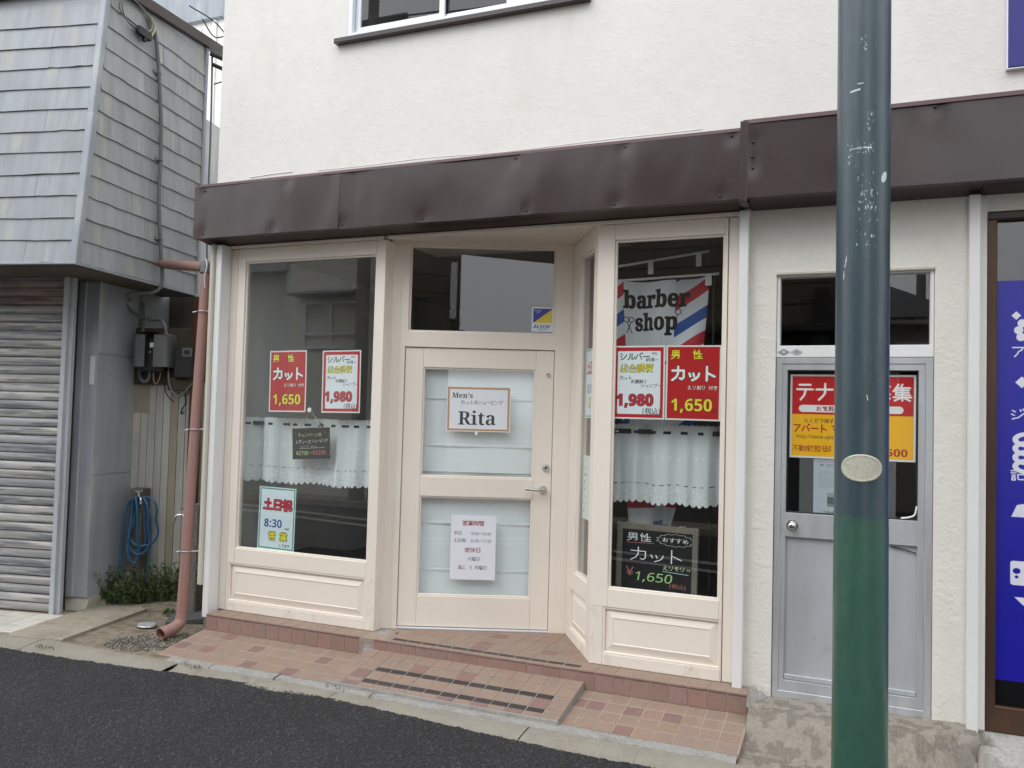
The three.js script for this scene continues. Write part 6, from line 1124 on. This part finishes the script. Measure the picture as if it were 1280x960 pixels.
// ---------------------------------------------------------------- across the street, seen only in the glass
{
  const win = (b, x0, x1, y0, y1, z, m = M.aluWhite) => { const w = put('window', slab([x0, x1, y0, y1], [[x0 + 0.05, (x0 + x1) / 2 - 0.025, y0 + 0.05, y1 - 0.05], [(x0 + x1) / 2 + 0.025, x1 - 0.05, y0 + 0.05, y1 - 0.05]], z - 0.05, z + 0.05), m, b); put('pane', box(x0 + 0.05, x1 - 0.05, y0 + 0.05, y1 - 0.05, z + 0.01, z + 0.02), M.slate, w); };
  const a = thing('beige_house', 'beige house across the street, mirrored in the left window', 'house');
  put('wall', box(-10.07, -6.4, -0.3, 4.7, 8.0, 14), mat([0.80, 0.775, 0.69], 0.9, { map: T.stucco, size: 2.5 }), a);
  win(a, -9.72, -8.5, 2.60, 3.48, 7.99); put('upper_storey', box(-10.05, -8.9, 4.91, 5.7, 8.05, 12), mat([0.35, 0.31, 0.27], 0.9), a); put('awning', cbox(-9.87, -8.36, 3.57, 3.63, 7.55, 8.0, 0.01), M.zincTrim, a); put('roof', box(-10.3, -6.2, 4.7, 4.9, 7.7, 14.3), M.clad, a); put('mullion', cbox(-9.74, -8.48, 2.86, 2.90, 7.92, 7.95, 0.005), M.aluWhite, a);
  const n = thing('grey_house', 'grey house across the street beyond the beige one', 'house');
  put('wall', box(-18, -10.45, -0.3, 4.3, 9.2, 15), mat([0.60, 0.61, 0.61], 0.9, { map: T.stucco, size: 2.5 }), n); put('corner_pipe', rod([-10.8, 0, 9.1], [-10.8, 4.3, 9.1], 0.2), mat([0.55, 0.6, 0.63], 0.7), n); put('roof', box(-18.3, -10.2, 4.3, 4.5, 8.9, 15.3), M.clad, n); win(n, -13.6, -12.2, 2.7, 3.9, 9.19);
  const d = thing('brown_shop_house', 'dark brown boarded house across the street, mirrored in the door glass', 'house');
  put('wall', box(-6.1, 0.08, 2.9, 4.75, 8.02, 13), mat([0.15, 0.125, 0.095], 0.85, { map: T.wood, size: 1.4 }), d); put('ground_floor', box(-6.0, 0.0, -0.3, 2.9, 8.3, 13), mat([0.10, 0.095, 0.09], 0.7), d); put('canopy', cbox(-6.1, 0.08, 2.78, 2.9, 7.7, 8.3, 0.02), M.dark, d); put('roof', box(-6.3, 0.12, 4.75, 4.95, 7.8, 13.3), M.dark, d);
  for (let k = 0; k < 6; k++) put('siding', cbox(-6.1, 0.08, 2.92 + k * 0.305, 3.21 + k * 0.305, 7.985, 8.019, 0.006), mat([0.17 + 0.01 * (k % 3), 0.14, 0.105], 0.85, { map: T.wood, size: 1.6 }), d);
  put('dark_post', cbox(-0.72, -0.52, -0.2, 3.42, 7.8, 7.98, 0.01), M.dark, d); put('upper_storey', box(-3.4, 0.08, 4.96, 6.3, 8.1, 12), mat([0.14, 0.115, 0.09], 0.85, { map: T.wood, size: 1.4 }), d); put('upper_roof', box(-3.6, 0.2, 6.3, 6.45, 7.9, 12.2), M.slate, d); put('white_board', cbox(-0.115, 0.0, 3.1, 4.08, 7.93, 7.985, 0.01), M.whitePlastic, d);
  const h = thing('low_house', 'low house with a dark hipped roof across the street, mirrored in the fanlight', 'house');
  put('wall', box(-2.5, 1.6, -0.3, 3.55, 14.1, 18), mat([0.42, 0.41, 0.39], 0.9), h); put('eave', box(-2.9, 1.85, 3.55, 3.66, 13.7, 18.4), M.whiteTrim, h);
  { const v = [[-3, 3.66, 13.6], [1.95, 3.66, 13.6], [1.95, 3.66, 18.5], [-3, 3.66, 18.5], [-1.2, 4.75, 15.6], [0.1, 4.75, 15.6]], f = [[0, 4, 5], [0, 5, 1], [1, 5, 2], [2, 5, 4], [2, 4, 3], [3, 4, 0]], g = new THREE.BufferGeometry(); g.setAttribute('position', new THREE.Float32BufferAttribute(f.flat().flatMap((i) => v[i]), 3)); g.computeVertexNormals(); put('roof', boxUV(g), mat([0.06, 0.06, 0.062], 0.7), h); }
  win(h, 0.55, 1.4, 2.2, 3.2, 14.09);
  const far = thing('tall_building', 'tall grey building across the street to the right', 'building'); put('wall', box(6.6, 20, -0.3, 9.6, 8.6, 15), mat([0.30, 0.29, 0.28], 0.9), far); put('roof', box(6.4, 20.3, 9.6, 9.85, 8.3, 15.3), M.clad, far); win(far, 9, 11, 1, 2.4, 8.59); win(far, 9, 11, 4, 5.4, 8.59);
  const poles = [[-8.2, 7.6, 'concrete utility pole across the street before the beige house'], [13.5, 7.6, 'concrete utility pole across the street before the tall building']];
  for (const [x, z, label] of poles) {
    const p = thing('utility_pole', label, 'utility pole', null, [x, -0.2, z]);
    put('shaft', new THREE.CylinderGeometry(0.085, 0.135, 11, 20).translate(0, 5.5, 0), mat([0.23, 0.22, 0.205], 0.85), p);
    for (let k = 0; k < 14; k++) put('step_bolt', rod([k % 2 ? 0.05 : -0.05, 2.6 + k * 0.45, 0], [k % 2 ? 0.28 : -0.28, 2.6 + k * 0.45, 0], 0.012, 0.012, 6), M.dark, p);
    put('cross_arm', [cbox(-0.9, 0.9, 9.6, 9.7, -0.05, 0.05, 0.01), cbox(-0.7, 0.7, 8.6, 8.68, -0.05, 0.05, 0.01)], M.wire, p); put('transformer', new THREE.CylinderGeometry(0.24, 0.24, 0.7, 20).translate(0.34, 8.0, 0), M.meterGrey, p);
  }
  for (const [y, dz, sag] of [[9.45, 0, 0.25], [8.45, -0.12, 0.3], [6.6, -0.05, 0.35], [6.3, 0.1, 0.4], [5.9, 0, 0.45]]) {
    const seg = []; for (const [a, b] of [[-30, -8.2], [-8.2, 13.5], [13.5, 34]]) seg.push(tube([[a, y, 7.68 + dz], [(a + b) / 2, y - sag * 1.6, 7.68 + dz], [b, y, 7.68 + dz]], 0.014, 24, 5));
    tag(put('overhead_wire', seg, M.blackCable), ['topmost', 'second', 'third', 'fourth', 'lowest'][['9.45', '8.45', '6.6', '6.3', '5.9'].indexOf(String(y))] + ' overhead wire strung between the utility poles', 'wire');
  }
  const tw = thing('utility_pole', 'slim far utility pole standing beyond the low house', 'utility pole', null, [1.28, -0.2, 19.5]); put('shaft', new THREE.CylinderGeometry(0.10, 0.14, 9, 16).translate(0, 4.5, 0), mat([0.23, 0.22, 0.205], 0.85), tw); put('cross_arm', [cbox(-0.8, 0.8, 6.4, 6.5, -0.05, 0.05, 0.01), cbox(-0.7, 0.7, 5.9, 5.98, -0.05, 0.05, 0.01)], M.wire, tw);
}

scene.traverse((o) => { if (o.isMesh) { o.castShadow = true; o.receiveShadow = true; if (o.material.side === THREE.FrontSide && (o.material.transmission ?? 0) > 0) o.material.side = THREE.DoubleSide; } });
renderer.render(scene, camera);
